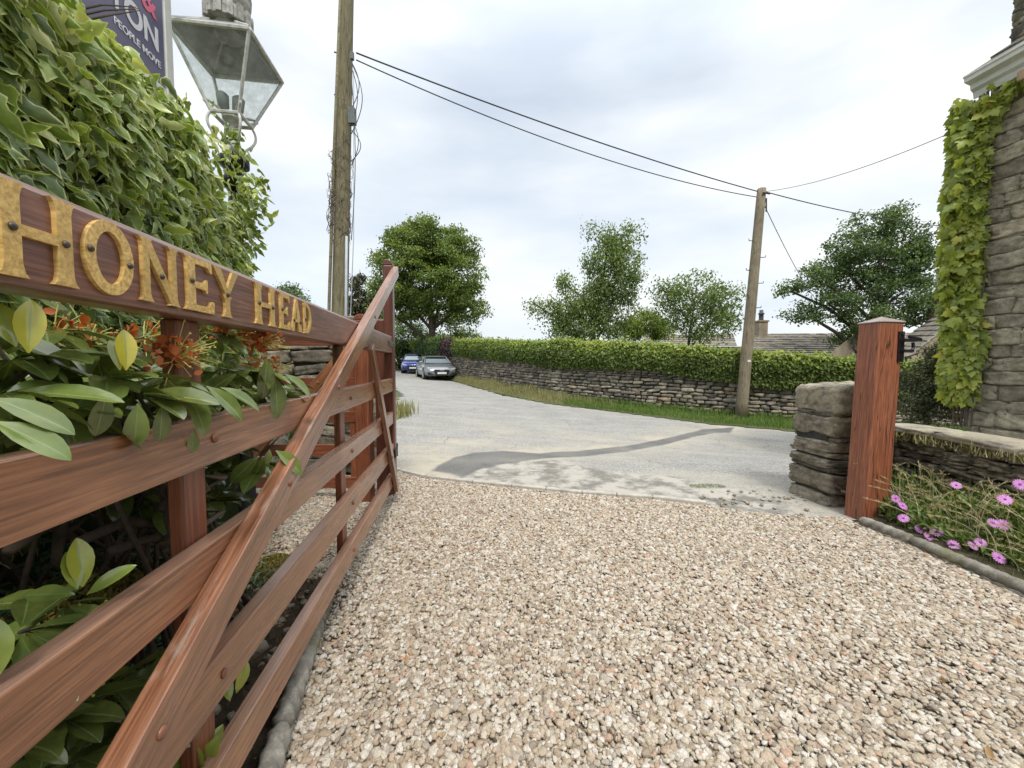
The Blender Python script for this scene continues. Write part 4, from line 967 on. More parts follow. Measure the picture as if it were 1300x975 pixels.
text('lettering', 'K', se - .19, 2.895, .155, M['sign_white'], sg, .85, .004)
text('ampersand', '&', se - .05, 2.895, .17, M['sign_pink'], sg, .85, .004)
text('lettering', 'PEOPLE MOVE', se - .03, 2.67, .046, M['sign_white'], sg, .95, .0006)

# ================================================================== utility poles and cables
up1 = empty('utility_pole', (-3.12, 7.0, float(gz(-3.12, 7))), 'thick weathered utility pole with dead twigs and a junction box, left of the lane', 'utility pole')
b0 = P(427, 470, 7.0); b0.z = float(gz(b0.x, 7)) - .05; t0_ = P(440, 10, 7.0); dd = (t0_ - b0); t1_ = b0 + dd * 1.22
mb = MB(); k = 14; mb.tube([Vector((0, 0, 0)) + Vector((1, 0, 0)) * (dd.length * 1.22 * i / k) for i in range(k + 1)], [.15 - .045 * i / k for i in range(k + 1)], 20)
o = mesh_np('pole_shaft', mb.v, mb.f, M['pole_green'], None, True); X = dd.normalized(); Z = X.orthogonal().normalized(); Yv = Z.cross(X)
o.matrix_basis = Matrix(((X.x, Yv.x, Z.x, b0.x), (X.y, Yv.y, Z.y, b0.y), (X.z, Yv.z, Z.z, b0.z), (0, 0, 0, 1))); adopt(o, up1)
def pp(px, py, d=7.0): return P(px, py, d)
mb = MB(); mb.tube([pp(413 + (440 - 418) * 0 + 3, 480, 6.85), pp(418, 380, 6.86), pp(424, 200, 6.9), pp(432, 0, 6.92)], .028, 10); mb.build('cable_duct', M['pole_green'], up1, True)
mb = MB(); mb.tube([pp(437, 480, 6.8), pp(439, 400, 6.8), pp(440, 300, 6.8)], .022, 10); mb.tube([pp(449, 90, 6.85), pp(449, 300, 6.85), pp(445, 400, 6.85), pp(444, 470, 6.85)], .008, 6); mb.build('conduit', M['conduit'], up1, True)
mb = MB(); mb.box(pp(447, 148, 6.86), (.12, .10, .27)); mb.build('junction_box', M['grey_metal'], up1, bevel=.01)
mb = MB(); mb.box(pp(447, 71, 6.86), (.05, .06, .12)); mb.build('bracket', M['grey_metal'], up1)
for py in (66, 120, 190): mb = MB(); mb.tube([pp(424, py, 6.9), pp(433, py + 2, 6.95)], .012); mb.build('bracket', M['grey_metal'], up1)
mb = MB(); 
for (a, h_, wd) in ((78, 60, 10), (80, 90, 14), (85, 75, 8), (150, 60, 9), (165, 40, 12), (95, 210, 5)):
    pts = [pp(446 + wd * math.sin(t * math.pi), a + h_ * t, 6.84) for t in np.linspace(0, 1, 12)]; mb.tube(pts, .007, 6)
mb.build('loose_wire', M['cable'], up1, True)
mb = MB(); r3 = np.random.default_rng(5)
for i in range(95):
    h = r3.uniform(190, 295) if i < 80 else r3.uniform(100, 330); a = r3.uniform(0, 6.28); rad = .155
    c0 = P(433.5 - (h - 180) * .028, h, 7.0); pts = []
    for q in range(5):
        aa = a + q * r3.uniform(.1, .5); pts.append(c0 + Vector((math.cos(aa) * (rad + r3.uniform(0, .06)), math.sin(aa) * (rad + r3.uniform(0, .06)), -q * r3.uniform(.02, .10) * (1 if i % 3 else -1))))
    mb.tube(pts, [.006, .005, .0045, .004, .002], 4, False)
mb.build('dead_climber', M['pipe'], up1)

b1 = P(940, 533, 10.7); b1.z = float(gz(b1.x, b1.y)) - .05; t1 = P(967, 240, 10.75)
up2 = empty('utility_pole', b1, 'slim grey utility pole with climbing pegs on the grass verge in front of the hedge', 'utility pole')
dd = t1 - b1; mb = MB(); k = 12; mb.tube([Vector((dd.length * i / k, 0, 0)) for i in range(k + 1)], [.155 - .045 * i / k for i in range(k + 1)], 18)
o = mesh_np('pole_shaft', mb.v, mb.f, M['pole_wood'], None, True); X = dd.normalized(); Z = X.orthogonal().normalized(); Yv = Z.cross(X)
o.matrix_basis = Matrix(((X.x, Yv.x, Z.x, b1.x), (X.y, Yv.y, Z.y, b1.y), (X.z, Yv.z, Z.z, b1.z), (0, 0, 0, 1))); adopt(o, up2)
for i, f in enumerate((.78, .71, .655, .60, .55, .495)):
    sgn = 1 if i % 2 else -1; c0 = b1 + dd * f; mb = MB(); mb.tube([c0, c0 + Vector((sgn * .25, -.05, 0)), c0 + Vector((sgn * .25, -.05, .05))], .010, 6); mb.build('climbing_peg', M['iron'], up2)
mb = MB(); mb.tube([b1 + dd * .975 + Vector((-.04, -.14, 0)), b1 + dd * .975 + Vector((.16, -.12, -.02))], .02); mb.tube([b1 + dd * .95 + Vector((.12, -.05, .05)), b1 + dd * .90 + Vector((.13, -.08, 0))], .02); mb.build('cable_bracket', M['iron'], up2)
mb = MB(); mb.box(b1 + dd * .265 + Vector((0, -.145, 0)), (.09, .01, .06)); mb.build('number_plate', M['white_paint'], up2)
def cable(a, b_, sag, r, label, n=30):
    a, b_ = Vector(a), Vector(b_); pts = [a.lerp(b_, t) - UP * (sag * 4 * t * (1 - t)) for t in np.linspace(0, 1, n)]
    mb = MB(); mb.tube(pts, r, 6); o = mb.build('overhead_cable', M['cable'], None, True); return tag(o, label, 'cable')
cable(pp(452, 67, 6.9), P(962, 243, 10.75), .12, .014, 'upper of the two black cables spanning between the two utility poles')
cable(pp(452, 76, 6.9), P(960, 250, 10.75), .30, .011, 'lower, slacker of the two black cables between the utility poles')
cable(P(970, 243, 10.75), P(1260, 290, 16), .25, .014, 'black cable running right from the far pole behind the big dark tree')
cable(P(972, 243, 10.75), P(1215, 165, 6.0), .15, .006, 'thin cable rising from the far pole towards the house gutter')
cable(P(971, 262, 10.75), P(1050, 395, 24.5), .4, .010, 'thin cable dropping from the far pole to the cottage roof')
cable(P(433, -60, 6.95), P(424, -10, 6.9), .0, .006, 'short thin wire at the top of the near utility pole')

# ================================================================== trees
def tree(name, d, base_px, blobs, nclump, nleaf, lsize, mat, label, cat='tree', trunk_r=.3, clump_r=.55, spread=1.0, flat=.7, seed=0, trunk_top=None, droop=0.0, T=T_SMALL, shell=.55, barkm=None, group=None, ydepth=1.0, lean=0):
    """blobs: (px, py, rx, ry) crown masses measured on the photo at distance d; real depth is given to each"""
    r = np.random.default_rng(seed); k = d / F
    bx = P(base_px, 465, d); b0 = Vector((bx.x, d, float(gz(bx.x, d)) - .1)); root = empty(name, b0, label, cat, group)
    vol = np.array([b[2] * b[3] for b in blobs], float); cnt = np.maximum(3, (nclump * vol / vol.sum()).astype(int)); CL = []; BC = []
    for (px, py, rx_, rz_), c_ in zip(blobs, cnt):
        c0 = P(px, py, d + r.uniform(-.35, .35) * rx_ * k); ry_ = ydepth * (rx_ + rz_) / 2
        u = r.normal(size=(c_, 3)); u /= np.linalg.norm(u, axis=1, keepdims=True); rad = r.uniform(shell, 1.04, (c_, 1)) ** .7
        CL.append(np.array(c0)[None] + u * rad * np.array([rx_, ry_, rz_]) * k); BC.append(c0)
    CLn = np.concatenate(CL); n = len(CLn)
    cs = clump_r * r.uniform(.55, 1.25, n); per = np.maximum(4, (nleaf / n * (cs / clump_r) ** 2).astype(int)); idx = np.repeat(np.arange(n), per)
    off = np.clip(r.normal(size=(len(idx), 3)) * .5, -.95, .95); off[:, 2] *= flat
    pos = CLn[idx] + off * cs[idx][:, None]
    pos[:, 2] -= droop * np.abs(r.normal(size=len(idx))) * cs[idx]
    nrm = unit(off * .6 + np.array([0, 0, .55]) + r.normal(size=(len(idx), 3)) * .55); tip = unit(r.normal(size=(len(idx), 3)) + np.array([0, 0, -.5 - 1.2 * droop]))
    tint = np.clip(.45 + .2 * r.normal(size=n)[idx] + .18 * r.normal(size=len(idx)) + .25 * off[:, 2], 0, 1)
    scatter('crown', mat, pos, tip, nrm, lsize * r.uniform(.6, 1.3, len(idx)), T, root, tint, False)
    mb = MB(); tt = P(*(trunk_top or (base_px, min(b[1] for b in blobs) + 20)), d)
    tp = [b0.lerp(tt, t) + Vector((math.sin(t * 5 + seed) * .12 * trunk_r * 3, math.cos(t * 4 + seed) * .1, 0)) for t in np.linspace(0, 1, 9)]; tr = [trunk_r * (1.25 if i == 0 else 1) * (1 - .88 * i / 8) for i in range(9)]
    mb.tube(tp, tr, 9)
    def near_trunk(p, lift):
        best = min(range(9), key=lambda i: abs(tp[i].z - (p.z - lift * (p - tt).length))); return best
    limbs = []
    for c0 in BC:
        i = near_trunk(c0, .45); a = tp[i]; mid = a.lerp(c0, .5) + Vector((0, 0, .08 * (c0 - a).length)); mb.tube([a, mid, c0], [tr[i] * .6, tr[i] * .4, tr[i] * .16 + .02], 6); limbs += [(a, mid, tr[i] * .5), (mid, c0, tr[i] * .3), (c0, c0, .04)]
    sel = r.permutation(n)[:min(n, 150)]
    for q in sel:
        p = Vector(CLn[q]); best = min(limbs + [(tp[i], tp[i], tr[i] * .5) for i in range(3, 9)], key=lambda L: (L[1] - p).length)
        a = best[1]; mid = a.lerp(p, .5) + Vector((r.uniform(-.2, .2), r.uniform(-.2, .2), r.uniform(-.1, .3))) * .5
        r0 = min(best[2] * .5, .05 + .01 * (p - a).length); mb.tube([a, mid, p], [r0, r0 * .6, .012], 4, False)
    mb.build('trunk', barkm or M['bark'], root, True)
    return root
tree('sycamore_tree', 30, 548, [(545, 312, 45, 32), (505, 330, 32, 32), (580, 345, 34, 38), (545, 350, 60, 40), (492, 372, 27, 26), (560, 385, 52, 26), (594, 388, 24, 24), (510, 385, 34, 26), (520, 300, 26, 20), (575, 310, 24, 20), (478, 392, 16, 14)], 620, 66000, .20, M['syc'],
     'big rounded leafy tree above the parked cars', trunk_r=.38, clump_r=.66, seed=1, shell=.5, flat=.55)
tree('birch_tree', 22, 742, [(780, 298, 20, 18), (768, 320, 20, 20), (792, 326, 22, 26), (786, 356, 27, 24), (758, 352, 14, 24), (716, 360, 12, 15), (722, 384, 20, 18), (700, 388, 16, 10), (676, 384, 12, 5), (752, 394, 28, 22), (775, 404, 24, 18), (715, 408, 18, 14), (803, 286, 9, 10), (752, 284, 6, 6), (808, 345, 8, 12), (742, 374, 16, 14), (768, 376, 20, 16), (748, 330, 8, 12), (800, 372, 10, 12), (740, 415, 45, 12)], 400, 25000, .15, M['birch'],
     'lopsided leaning tree with drooping foliage behind the middle of the hedge', trunk_r=.2, clump_r=.45, seed=2, droop=.7, shell=.35, flat=1.0, trunk_top=(775, 300))
tree('apple_tree', 22, 868, [(880, 372, 36, 24), (850, 385, 22, 22), (915, 385, 24, 26), (885, 400, 40, 22), (840, 365, 12, 10), (925, 405, 16, 18), (895, 420, 34, 14)], 220, 9000, .155, M['birch'],
     'small open-crowned tree just left of the slim utility pole', trunk_r=.13, clump_r=.5, seed=3, shell=.3, flat=.8, trunk_top=(885, 355))
tree('round_bush', 26, 818, [(818, 412, 26, 15), (800, 418, 20, 12), (838, 418, 18, 12)], 90, 9000, .15, M['brighttree'], 'low bright green bush behind the hedge between two taller trees', 'bush', .15, .5, seed=4)
tree('ash_tree', 22, 1095, [(1110, 285, 30, 16), (1145, 305, 32, 20), (1085, 310, 30, 18), (1165, 335, 22, 26), (1125, 330, 48, 26), (1060, 340, 28, 16), (1030, 352, 26, 13), (1005, 370, 18, 8), (1090, 362, 46, 22), (1145, 372, 36, 24), (1050, 385, 30, 12), (1025, 400, 24, 8), (1100, 400, 36, 18), (1080, 425, 22, 12), (1160, 400, 24, 12), (1128, 272, 16, 9)], 430, 36000, .16, M['darktree'],
     'large dark spreading tree with tiered branches over the cottage roof', trunk_r=.3, clump_r=.55, seed=5, shell=.45, flat=.6, trunk_top=(1120, 300))
tree('dark_tree', 36, 520, [(518, 418, 16, 22), (508, 452, 14, 16), (494, 450, 20, 20), (535, 430, 14, 18), (505, 432, 16, 18), (580, 415, 14, 12)], 90, 9000, .2, M['darktree'], 'dark bushy tree beside the trunk of the big rounded tree', 'tree', .2, .7, seed=6)
tree('garden_shrub', 33, 560, [(560, 428, 26, 14), (590, 428, 18, 10), (545, 436, 18, 10)], 80, 7000, .17, M['brighttree'], 'light green shrubs growing at the foot of the big rounded tree', 'shrub', .12, .6, seed=7)
tree('pine_tree', 28, 455, [(456, 362, 6, 18), (455, 385, 14, 16), (462, 405, 16, 14), (447, 400, 12, 16)], 120, 6000, .2, M['conifer'], 'thin brownish conifer beside the thick utility pole', 'tree', .12, .4, seed=8, flat=.5, trunk_top=(456, 342), T=T_SMALL)
tree('green_shrub', 24, 482, [(480, 410, 14, 22), (470, 425, 16, 18)], 60, 5000, .15, M['birch'], 'green shrub seen between the conifer and the tall gate stile', 'shrub', .1, .5, seed=18)
tree('distant_tree', 40, 368, [(366, 368, 12, 7), (380, 378, 10, 6), (360, 390, 20, 10)], 60, 4000, .22, M['darktree'], 'small distant tree peeping over the gate board left of the poles', 'tree', .12, .7, seed=9)
# low bush behind the post, in front of the house
tree('cotoneaster_bush', 4.9, 1190, [(1185, 480, 34, 40), (1205, 500, 26, 34), (1170, 510, 24, 32), (1195, 450, 18, 16)], 260, 15000, .030, M['olive'], 'dark small-leaved bush between the gate post and the house corner', 'bush', .03, .10, seed=10, T=T_OVAL, shell=.2)

# ================================================================== hedge on the wall
def hedge_run(name, u0, u1, label, mat, dens, top_extra, ls, seed, cat='hedge', front=.10, depth=.85):
    r = np.random.default_rng(seed); x, y = wpos((u0 + u1) / 2); root = empty(name, (x, y, float(gz(x, y)) + 1.2), label, cat)
    L = u1 - u0; N = int(dens * L); u = r.uniform(u0, u1, N); xs, ys = wpos(u); x2, y2 = wpos(np.minimum(u + .2, LW)); x1, y1 = wpos(np.maximum(u - .2, 0)); t = unit(np.stack([x2 - x1, y2 - y1], 1)); nrm = np.stack([t[:, 1], -t[:, 0]], 1)
    zb = gz(xs, ys) + 1.26 + .30 * sstep(14, 24, ys); zt = zb + top_extra - .24 * sstep(2.5, 8, xs) + .10 * fbm(u, u * 0, 1.6, seed) + .10 * fbm(u, u * 0, 9, seed + 1)
    kind = r.uniform(0, 1, N); v_ = r.uniform(0, 1, N)
    hang_ = .02 + .26 * sstep(3.2, 8.5, xs) + .12 * fbm(u, u * 0, 1.7, seed + 2)
    z = np.where(kind < .62, zb - hang_ + (zt - zb + hang_) * v_, zt + r.normal(0, .04, N)); f = front + .10 * np.sin(np.clip((z - zb) / top_extra, 0, 1) * math.pi) + .05 * fbm(u * 2, z * 2, 3, seed + 3)
    n_off = np.where(kind < .62, f - r.exponential(.05, N), f - r.uniform(0, depth, N))
    n_off -= .18 * sstep(.18, 0, zt - z) * (kind < .62)
    spr = r.uniform(0, 1, N) < .05; z = z + spr * r.uniform(0, .26, N) * (.5 + .5 * np.sin(u * 7 + np.sin(u * 23)))
    pos = np.stack([xs + nrm[:, 0] * n_off, ys + nrm[:, 1] * n_off, z], 1)
    nn = np.stack([nrm[:, 0] * .9 + r.normal(0, .5, N), nrm[:, 1] * .9 + r.normal(0, .5, N), np.where(kind < .62, .6, 1.3) + r.normal(0, .45, N)], 1)
    tip = np.stack([r.normal(0, .6, N), r.normal(-.2, .5, N), r.normal(-.4, .6, N)], 1)
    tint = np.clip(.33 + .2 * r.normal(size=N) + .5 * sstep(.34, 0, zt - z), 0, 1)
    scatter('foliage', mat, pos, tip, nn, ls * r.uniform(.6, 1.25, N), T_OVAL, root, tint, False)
    us = np.linspace(u0, u1, max(3, int(L / .5))); V = []
    for q in us:
        X_, Y_ = wpos(q); a, b_ = wpos(min(q + .2, LW)), wpos(max(q - .2, 0)); d = Vector((a[0] - b_[0], a[1] - b_[1], 0)).normalized(); nr = Vector((d.y, -d.x, 0)); zb_ = float(gz(X_, Y_) + 1.26 + .30 * sstep(14, 24, Y_)); p_ = Vector((X_, Y_, 0)); te_ = top_extra - .24 * float(sstep(2.5, 8, X_))
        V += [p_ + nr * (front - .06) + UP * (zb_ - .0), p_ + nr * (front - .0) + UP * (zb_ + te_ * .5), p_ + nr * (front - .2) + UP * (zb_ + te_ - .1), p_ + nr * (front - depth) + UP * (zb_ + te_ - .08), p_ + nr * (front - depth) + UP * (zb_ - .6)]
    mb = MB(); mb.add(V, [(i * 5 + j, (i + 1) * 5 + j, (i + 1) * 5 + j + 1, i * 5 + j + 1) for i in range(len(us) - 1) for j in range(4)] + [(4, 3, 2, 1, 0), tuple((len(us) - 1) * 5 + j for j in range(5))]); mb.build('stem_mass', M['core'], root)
    return root
uA = float(np.interp(22.5, [23.0, 31.0][::1], [cumw[2], cumw[1]])) if False else float(cumw[2] - .3)
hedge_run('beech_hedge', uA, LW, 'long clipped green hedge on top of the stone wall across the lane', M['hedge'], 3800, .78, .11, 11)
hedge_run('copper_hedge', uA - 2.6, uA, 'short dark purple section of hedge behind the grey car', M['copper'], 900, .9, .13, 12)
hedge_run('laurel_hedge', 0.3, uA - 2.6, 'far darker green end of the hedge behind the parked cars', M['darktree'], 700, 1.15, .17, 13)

# ================================================================== cottages beyond the hedge
M['roof_far'] = stonemat('stone_roof', [(0, (.19, .165, .14)), (.5, (.27, .24, .20)), (1, (.36, .32, .27))], .15, .02, 2.5, .5)
M['cottage_wall'] = plain('cottage_stone', (.30, .25, .18), .9, 0, .3, 2.0, .6, .2, bdist=.03)
M['dark_glass'] = plain('dark_window', (.03, .035, .04), .1, 0, .1, 2, 0)
ct1 = empty('long_cottage', P(1030, 470, 25), 'low stone cottage with a long stone-slate roof behind the hedge, right of the slim pole', 'cottage')
E0, E1 = P(952, 449, 25), P(1156, 452, 24); Rg0, Rg1 = P(955, 424.5, 28), P(1160, 415, 27)
E1.z = E0.z; Rg1.z = Rg0.z
roof_slope(E0, E1, Rg0, Rg1, 11, M['roof_far'], ct1, .05, 'roof', (.35, .8))
mb = MB(); bk = Vector((0, 3.2, 0)); E0b, E1b = Rg0 + (Rg0 - E0) * .95, Rg1 + (Rg1 - E1) * .95; E0b.z = E1b.z = E0.z - .05
F0, F1 = E0 + Vector((.1, .25, -.05)), E1 + Vector((-.1, .25, -.05)); 
V = [F0, F1, E1b, E0b]; V2 = [Vector((v_.x, v_.y, -1)) for v_ in V]
mb.add(V2 + V + [Rg0 - UP * .06, Rg1 - UP * .06], [(0, 1, 5, 4), (1, 2, 6, 5), (2, 3, 7, 6), (3, 0, 4, 7), (4, 8, 7), (5, 6, 9), (7, 8, 9, 6)]); mb.build('wall', M['cottage_wall'], ct1)
mb = MB(); c0 = P(1085, 460, 24.3); mb.box(c0, (1.0, .1, .9)); w0 = mb.build('window', M['dark_glass'], ct1); mb = MB(); mb.box(c0 + Vector((0, -.03, .48)), (1.15, .12, .08)); mb.box(c0 + Vector((0, -.03, 0)), (.06, .12, .9)); mb.build('frame', M['white_paint'], w0)
mb = MB(); mb.tube([E0 + Vector((0, -.05, -.03)), E1 + Vector((0, -.05, -.03))], .06, 8); mb.build('gutter', M['white_paint'], ct1)
cc = P(966, 414, 27.6); mb = MB(); mb.box(cc + Vector((0, 0, -.35)), (.62, .6, 1.3)); mb.box(cc + Vector((0, 0, .33)), (.74, .72, .12)); chm = mb.build('chimney', M['cottage_wall'], ct1, bevel=.02)
mb = MB(); mb.lathe([(.17, 0), (.15, .12), (.15, .42), (.2, .46), (.2, .52), (.13, .56), (.12, .75)], cc + Vector((0, 0, .38)), 14); mb.build('chimney_pot', plain('chimney_pot', (.06, .065, .08), .6, 0, .2, 3), chm, True)
ct2 = empty('gable_cottage', P(1185, 470, 20), 'stone gable end with sloping stone-slate roof behind the creeper', 'cottage')
g0, g1 = P(1140, 445, 19), P(1218, 382, 19); g0b, g1b = g0 + Vector((0, -0, 0)), g1
roof_slope(P(1118, 452, 20.5), P(1152, 456, 17.5), P(1195, 398, 21), P(1232, 392, 18), 9, M['roof_far'], ct2, .05, 'roof', (.3, .7))
a, b_, c_, d_ = P(1146, 456, 17.7), P(1233, 384, 18.2), P(1300, 450, 18.5), P(1300, 500, 18.5)
mb = MB(); gab = [a, b_, c_]; V = [Vector((a.x, a.y, -1)), Vector((c_.x, c_.y, -1)), c_, b_, a]; V = V + [v_ + Vector((-.5, 4, 0)) for v_ in V]
mb.add(V, [(0, 1, 2, 3, 4), (9, 8, 7, 6, 5), (0, 5, 6, 1), (1, 6, 7, 2), (4, 9, 5, 0)]); mb.build('wall', M['cottage_wall'], ct2)
mb = MB(); mb.box(P(1192, 400, 21.5), (.7, .7, 1.9)); mb.build('chimney', M['cottage_wall'], ct2, bevel=.02)
ct3 = empty('far_cottage', P(850, 470, 30), 'scrap of brown cottage roof showing behind the small open tree', 'cottage')
roof_slope(P(815, 440, 29), P(935, 440, 29), P(820, 426.5, 32), P(930, 424, 32), 6, M['roof_far'], ct3, .06, 'roof', (.5, 1.0))
mb = MB(); mb.box(P(875, 460, 31), (7.0, 2.8, 2.4)); mb.build('wall', M['cottage_wall'], ct3)

# ================================================================== creeper on the house corner
cr_ = empty('wall_creeper', (4.7, 4.1, 0), 'yellow-green creeper hanging down the corner of the stone house', 'creeper')
N = 3600; r = np.random.default_rng(77)
zc = r.uniform(.78, 3.90, N); wl_ = np.interp(zc, [.7, .95, 1.3, 1.7, 2.6, 3.4, 3.9, 4.05], [.04, .14, .16, .22, .27, .25, .22, .14]) ; wr = np.interp(zc, [.7, 1.3, 2.0, 3.0, 3.6, 3.84, 3.92], [.06, .12, .05, .06, .08, .34, .42])
wl_ = wl_ * (1 + .25 * fbm(zc, zc * 0, 5, 71)); q = r.uniform(0, 1, N) ** .8
onleft = r.uniform(0, 1, N) < .62
# left part: bulging off the corner; right part: on the house face
ca_ = r.uniform(0, math.pi, N)
offx = np.where(onleft, -np.cos(ca_ * .5) * wl_ * q, 0)
along = np.where(onleft, np.sin(ca_) * .16 * 1.0, -r.uniform(0, 1, N) * wr)
bump_ = r.uniform(.03, .12, N)
base_ = np.array(HC)[None, :] + np.array(HD)[None] * along[:, None] + np.array(HN)[None] * np.where(onleft, -offx, bump_)[:, None]
base_[:, 2] = zc + r.normal(0, .02, N)
tip = np.stack([r.normal(-.2, .5, N), r.normal(-.15, .5, N), r.normal(-.9, .35, N)], 1); nn = np.stack([r.normal(-.6, .6, N), r.normal(-.7, .6, N), r.normal(.6, .5, N)], 1)
scatter('foliage', M['boston'], base_, tip, nn, r.uniform(.05, .12, N), T_BOSTON, cr_, np.clip(.45 + .22 * r.normal(size=N) + .2 * sstep(1.6, .9, zc), 0, 1))
mb = MB()
for i in range(9):
    pts = []; x0 = r.uniform(-.1, .01)
    for z in np.linspace(.5, 3.9, 14): pts.append(HC + HD * (-.03 + .02 * math.sin(z * 3 + i)) + HN * (.03 + .05 * abs(math.sin(z * 2 + i))) - HD * (x0 + .05 * math.sin(z * 2.1 + i * 2)) + UP * z)
    mb.tube(pts, .008, 5)
mb.build('stem', M['twig'], cr_)

# ================================================================== cars
def car(name, loc, rz, label, paint, L=4.85, W=1.86, Ht=1.42, hatch=False):
    t = empty(name, loc, label, 'car', rz=rz)
    Mt = Matrix.Translation(Vector(loc)) @ Matrix.Rotation(rz, 4, 'Z')
    def B(mb, nm, mat, parent=t, smooth=False, bevel=0):
        mb.v = [tuple(Mt @ Vector(v_)) for v_ in mb.v]; return mb.build(nm, mat, parent, smooth, bevel)
    # the nose points along local -Y
    h = L / 2; k = Ht / 1.42
    stn = [(-h, .60, .40, .52, .56), (-h + .08, .78, .28, .62, .66), (-h + .35, .90, .22, .68, .78), (-h + .9, .93, .2, .74, .90), (-h + 1.5, .93, .2, .80, .98), (0, .93, .2, .84, .98), (h - 1.3, .93, .2, .88, 1.0), (h - .5, .91, .24, .90, 1.02), (h - .1, .82, .32, .84, .98), (h, .72, .42, .78, .88)]
    mb = MB(); V = []; n = 14
    for y, wd, zb, zs, zt in stn:
        wd *= W / 1.86; zb, zs, zt = zb, zs * k, zt * k; half = [(0, zb), (wd * .8, zb), (wd * .97, zb + .08), (wd, (zb + zs) / 2), (wd * .97, zs), (wd * .86, zt - .02), (wd * .5, zt), (0, zt + .012)]
        ring_ = half + [(-a, b_) for a, b_ in half[-2:0:-1]]; V += [(a, y, b_) for a, b_ in ring_]
    Fc = [(i * n + j, i * n + (j + 1) % n, (i + 1) * n + (j + 1) % n, (i + 1) * n + j) for i in range(len(stn) - 1) for j in range(n)] + [tuple(range(n - 1, -1, -1)), tuple((len(stn) - 1) * n + j for j in range(n))]
    mb.add(V, [f[::-1] for f in Fc]); body = B(mb, 'body', paint, smooth=True)
    # greenhouse
    y0, y1, y2, y3 = -h + 1.25, -h + 2.05, h - (1.0 if hatch else 1.55), h - (.25 if hatch else .45); zb, zr = .96 * k, Ht
    wb, wr_ = .80 * W / 1.86, .62 * W / 1.86
    def quadbox(yb0, yt0, yt1, yb1, ins, up_):
        a, b_ = wb - ins, wr_ - ins; z0, z1 = zb - .03, zr + up_
        return [(-a, yb0, z0), (a, yb0, z0), (b_, yt0, z1), (-b_, yt0, z1), (-a, yb1, z0), (a, yb1, z0), (b_, yt1, z1), (-b_, yt1, z1)], [(0, 1, 2, 3), (5, 4, 7, 6), (4, 0, 3, 7), (1, 5, 6, 2), (3, 2, 6, 7), (0, 4, 5, 1)]
    V, Fc = quadbox(y0, y1, y2, y3, 0, -.05); mb = MB(); mb.add(V, Fc); B(mb, 'windows', M['car_glass'])
    mb = MB(); mb.add([(-wr_ - .02, y1 - .12, zr - .065), (wr_ + .02, y1 - .12, zr - .065), (wr_ + .02, y2 + .1, zr - .065), (-wr_ - .02, y2 + .1, zr - .065), (-wr_ + .1, y1 + .08, zr), (wr_ - .1, y1 + .08, zr), (wr_ - .1, y2 - .05, zr), (-wr_ + .1, y2 - .05, zr)], [(0, 1, 5, 4), (1, 2, 6, 5), (2, 3, 7, 6), (3, 0, 4, 7), (4, 5, 6, 7), (3, 2, 1, 0)]); B(mb, 'roof', paint, smooth=False, bevel=.02)
    for s in (-1, 1):
        for pa_, pb_ in (((s * wb, y0 - .02, zb - .02), (s * wr_, y1, zr - .04)), ((s * wb, (y1 + y2) / 2, zb - .02), (s * wr_, (y1 + y2) / 2, zr - .04)), ((s * wb, y3, zb - .02), (s * wr_, y2, zr - .04))):
            mb = MB(); mb.tube([pa_, pb_], .033, 6); B(mb, 'pillar', paint)
    ws = MB(); e = .012; ws.add([(-wb + .06, y0 + .03 - e, zb + .02), (wb - .06, y0 + .03 - e, zb + .02), (wr_ - .05, y1 - .03 - e, zr - .09), (-wr_ + .05, y1 - .03 - e, zr - .09)], [(0, 1, 2, 3)]); o = B(ws, 'windscreen', M['screen_glass']); mdf = o.modifiers.new('t', 'SOLIDIFY'); mdf.thickness = .006
    # front
    fy = -h - .005
    mb = MB(); pts = [(-.40, .60 * k), (.40, .60 * k), (.46, .52 * k), (.34, .28 * k), (-.34, .28 * k), (-.46, .52 * k)]
    mb.prism(pts, Vector((0, fy + .05, 0)), Vector((1, 0, 0)), UP, Vector((0, -1, 0)), -.05, .06); gr = B(mb, 'grille', M['car_trim'], bevel=.01)
    mb = MB(); mb.box((0, fy - .02, .40 * k), (.52, .015, .11)); B(mb, 'number_plate', M['white_paint'])
    if not hatch:
        mb = MB()
        for q in range(4): mb.tube([(-.09 + q * .06 + .034 * math.cos(a), fy - .016, .545 * k + .034 * math.sin(a)) for a in np.linspace(0, 2 * math.pi, 13)], .006, 5, False)
        B(mb, 'badge', M['chrome'])
    for s in (-1, 1):
        mb = MB(); mb.prism([(s * .46, .64 * k), (s * .80, .70 * k), (s * .78, .60 * k), (s * .50, .55 * k)], Vector((0, fy + .14, 0)), Vector((1, 0, 0)), UP, Vector((0, -1, 0)), -.1, .09); B(mb, 'headlight', M['headlight'], bevel=.01)
        mb = MB(); mb.prism([(s * .50, .44 * k), (s * .80, .44 * k), (s * .76, .30 * k), (s * .48, .30 * k)], Vector((0, fy + .09, 0)), Vector((1, 0, 0)), UP, Vector((0, -1, 0)), -.1, .055); B(mb, 'air_intake', M['car_trim'], bevel=.01)
        mb = MB(); mb.box((s * (wb + .14), y0 + .30, zb + .06), (.20, .10, .13)); B(mb, 'mirror', paint, bevel=.03)
